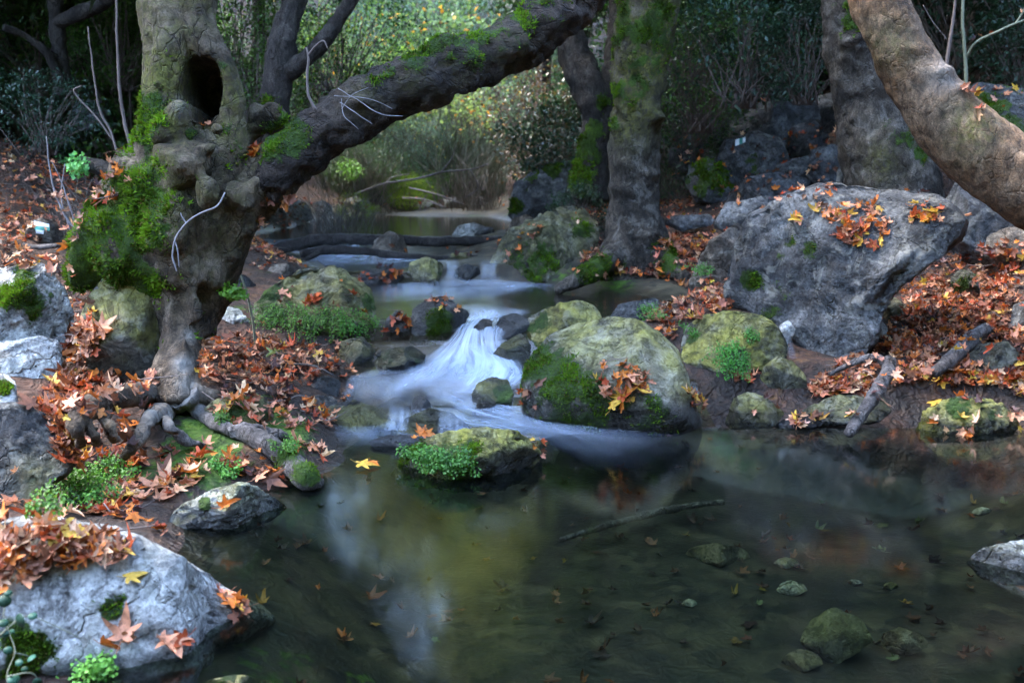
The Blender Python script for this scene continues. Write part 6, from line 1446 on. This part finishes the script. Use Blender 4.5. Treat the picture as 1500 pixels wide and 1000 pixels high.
fern('bright low fern at the bottom edge below the pale boulder', [(110, 968), (155, 965), (160, 985), (115, 990)], 16, .07, 10, None, .4, (.08, .2, .03), (.25, .5, .08), .011)
fern('seedling fern tuft among the roots', [(355, 690), (340, 680), (318, 682), (325, 700)], 16, .08, 11, None, .4, (.03, .10, .015), (.13, .30, .04), .011)
fern('little fern between the root and the mossy olive stone', [(318, 605), (332, 600), (338, 618), (322, 620)], 12, .07, 12, None, .4, (.03, .10, .015), (.12, .28, .04), .010)
fern('small fern behind the mossy root tip', [(415, 648), (435, 650), (430, 662), (412, 660)], 10, .08, 13, None, .4, (.03, .10, .015), (.12, .28, .04), .010)
fern('little fern at the left foot of the massive boulder', [(1018, 392), (1045, 388), (1050, 402), (1022, 404)], 12, .12, 14, None, .5, (.04, .12, .02), (.12, .3, .05))
fern('sprig of green leaves at the stream side of the hollow tree', [(322, 425), (338, 420), (342, 434), (326, 436)], 9, .10, 15, None, .3, (.07, .2, .02), (.22, .48, .05), .022)
fern('pale green seedling spray on the shaded left slope', [(75, 232), (100, 238), (140, 238), (135, 246), (95, 248)], 12, .16, 16, None, .4, (.08, .24, .06), (.22, .5, .16), .035, name='seedling', wide=.06)
fern('moss green weed on the bank of the far left shore', [(500, 245), (520, 240), (522, 260), (505, 262)], 14, .3, 17, None, .3, (.08, .22, .02), (.2, .42, .05), .05, name='weed', wide=.1)


def round_plant():
    rs = np.random.RandomState(3); base = at(10, 1040, 2.55)
    e = empty('round_leaved_plant', base, label='round bluish leaves on thin stems at the lower left corner', cat='plant')
    stems = [[(20, 1030), (10, 990), (22, 955), (15, 930), (5, 900)], [(10, 990), (45, 985), (60, 1000)], [(22, 955), (40, 960), (46, 965)], [(0, 930), (30, 905), (55, 905), (120, 935)], [(5, 900), (10, 880), (20, 870)], [(-15, 900), (5, 872), (12, 868)]]
    lv = [(46, 963, 11), (28, 970, 8), (12, 952, 9), (36, 980, 7), (8, 928, 8), (20, 994, 12), (55, 998, 10), (6, 880, 14), (12, 868, 8), (30, 908, 16), (5, 912, 10), (48, 902, 9), (-8, 960, 10), (-5, 990, 12), (18, 925, 6)]
    V, F = join_parts([tube([at(a, b, 2.55 + .02 * i) for i, (a, b) in enumerate(s)], np.linspace(.0022, .001, len(s)), 14, 5) for s in stems])
    obj('stem', mesh_np('stem', V, F, [TW['green']], origin=base), e)
    for k, (a, b, r) in enumerate(lv):
        c = at(a, b, 2.53 + rs.rand() * .05); R = r * .8 * 2.5 / FP; n = 18; th = np.linspace(0, 6.283, n, endpoint=False)
        nrm = unit((np.array([[0, -.7, .7]]) + rs.normal(size=(1, 3)) * .45))[0]; s = np.cross(nrm, [0, 0, 1]); s /= np.linalg.norm(s); u = np.cross(s, nrm)
        rim = c + R * (np.cos(th)[:, None] * s + np.sin(th)[:, None] * u * .85) + nrm * (R * .06 * np.cos(2 * th))[:, None]
        V = np.vstack([[c - nrm * R * .1], rim, rim - nrm * .0008, [c - nrm * (R * .1 + .0008)]]); j = np.arange(n); j2 = (j + 1) % n
        T = np.vstack([np.stack([0 * j, 1 + j, 1 + j2], 1), np.stack([0 * j + 2 * n + 1, 1 + n + j2, 1 + n + j], 1)]); Q = np.stack([1 + j, 1 + n + j, 1 + n + j2, 1 + j2], 1)
        col = np.tile(np.array([.028, .085, .050]) * rs.uniform(.5, 1.5), (len(V), 1))
        obj('leaf', mesh_np('leaf', V, [T, Q], [FERN], attrs={'tint': col}, origin=base), e)


round_plant()

# ------------------------------------------------------------------ air of the gorge
if HAZE > 0:
    t = MT('haze'); v = t.n('VolumePrincipled', {'Color': (.80, .90, 1.0), 'Density': HAZE, 'Anisotropy': .2}); t.nt.links.new(v.outputs[0], t.out.inputs['Volume'])
    X0, X1, Y0, Y1, Z0, Z1 = -48, 48, -25, 90, -2, 42
    hv = np.array([[x, y, z] for x in (X0, X1) for y in (Y0, Y1) for z in (Z0, Z1)]); hf = np.array([[0, 1, 3, 2], [4, 6, 7, 5], [0, 4, 5, 1], [2, 3, 7, 6], [0, 2, 6, 4], [1, 5, 7, 3]])
    obj('haze', mesh_np('haze', hv, hf, [t.m], smooth=False), kind='stuff', label='thin bluish air filling the gorge', cat='haze')

# ------------------------------------------------------------------ daylight
SUN_EL, SUN_AZ = math.radians(57), math.radians(-72)      # azimuth from +Y (up the valley), clockwise seen from above
w = bpy.data.worlds.new('World'); SC.world = w; w.use_nodes = True
nt = w.node_tree; bg = nt.nodes['Background']; sky = nt.nodes.new('ShaderNodeTexSky'); sky.sky_type = 'NISHITA'; sky.sun_disc = False
sky.sun_elevation = SUN_EL; sky.sun_rotation = SUN_AZ; sky.air_density = 1.0; sky.dust_density = 1.0; sky.ozone_density = 2.0
nt.links.new(sky.outputs[0], bg.inputs[0]); bg.inputs[1].default_value = SKY_S
ld = bpy.data.lights.new('sun', 'SUN'); ld.energy = SUN_S; ld.angle = math.radians(25); ld.color = (1.0, .95, .88)
lo = bpy.data.objects.new('sun', ld); COL.objects.link(lo)
dv = Vector((math.sin(SUN_AZ) * math.cos(SUN_EL), math.cos(SUN_AZ) * math.cos(SUN_EL), math.sin(SUN_EL)))
lo.rotation_euler = dv.to_track_quat('Z', 'Y').to_euler()
lo.location = (0, 20, 30)

SC.render.engine = 'CYCLES'
cy = SC.cycles
cy.use_denoising = True
try: cy.denoiser = 'OPENIMAGEDENOISE'
except Exception: pass
cy.max_bounces = 7; cy.diffuse_bounces = 3; cy.glossy_bounces = 3; cy.transmission_bounces = 4; cy.transparent_max_bounces = 14
cy.caustics_reflective = False; cy.caustics_refractive = False; cy.sample_clamp_indirect = 6
SC.view_settings.view_transform = 'Standard'; SC.view_settings.look = 'None'; SC.view_settings.gamma = 1; SC.view_settings.use_curve_mapping = False
SC.view_settings.exposure = EXPO
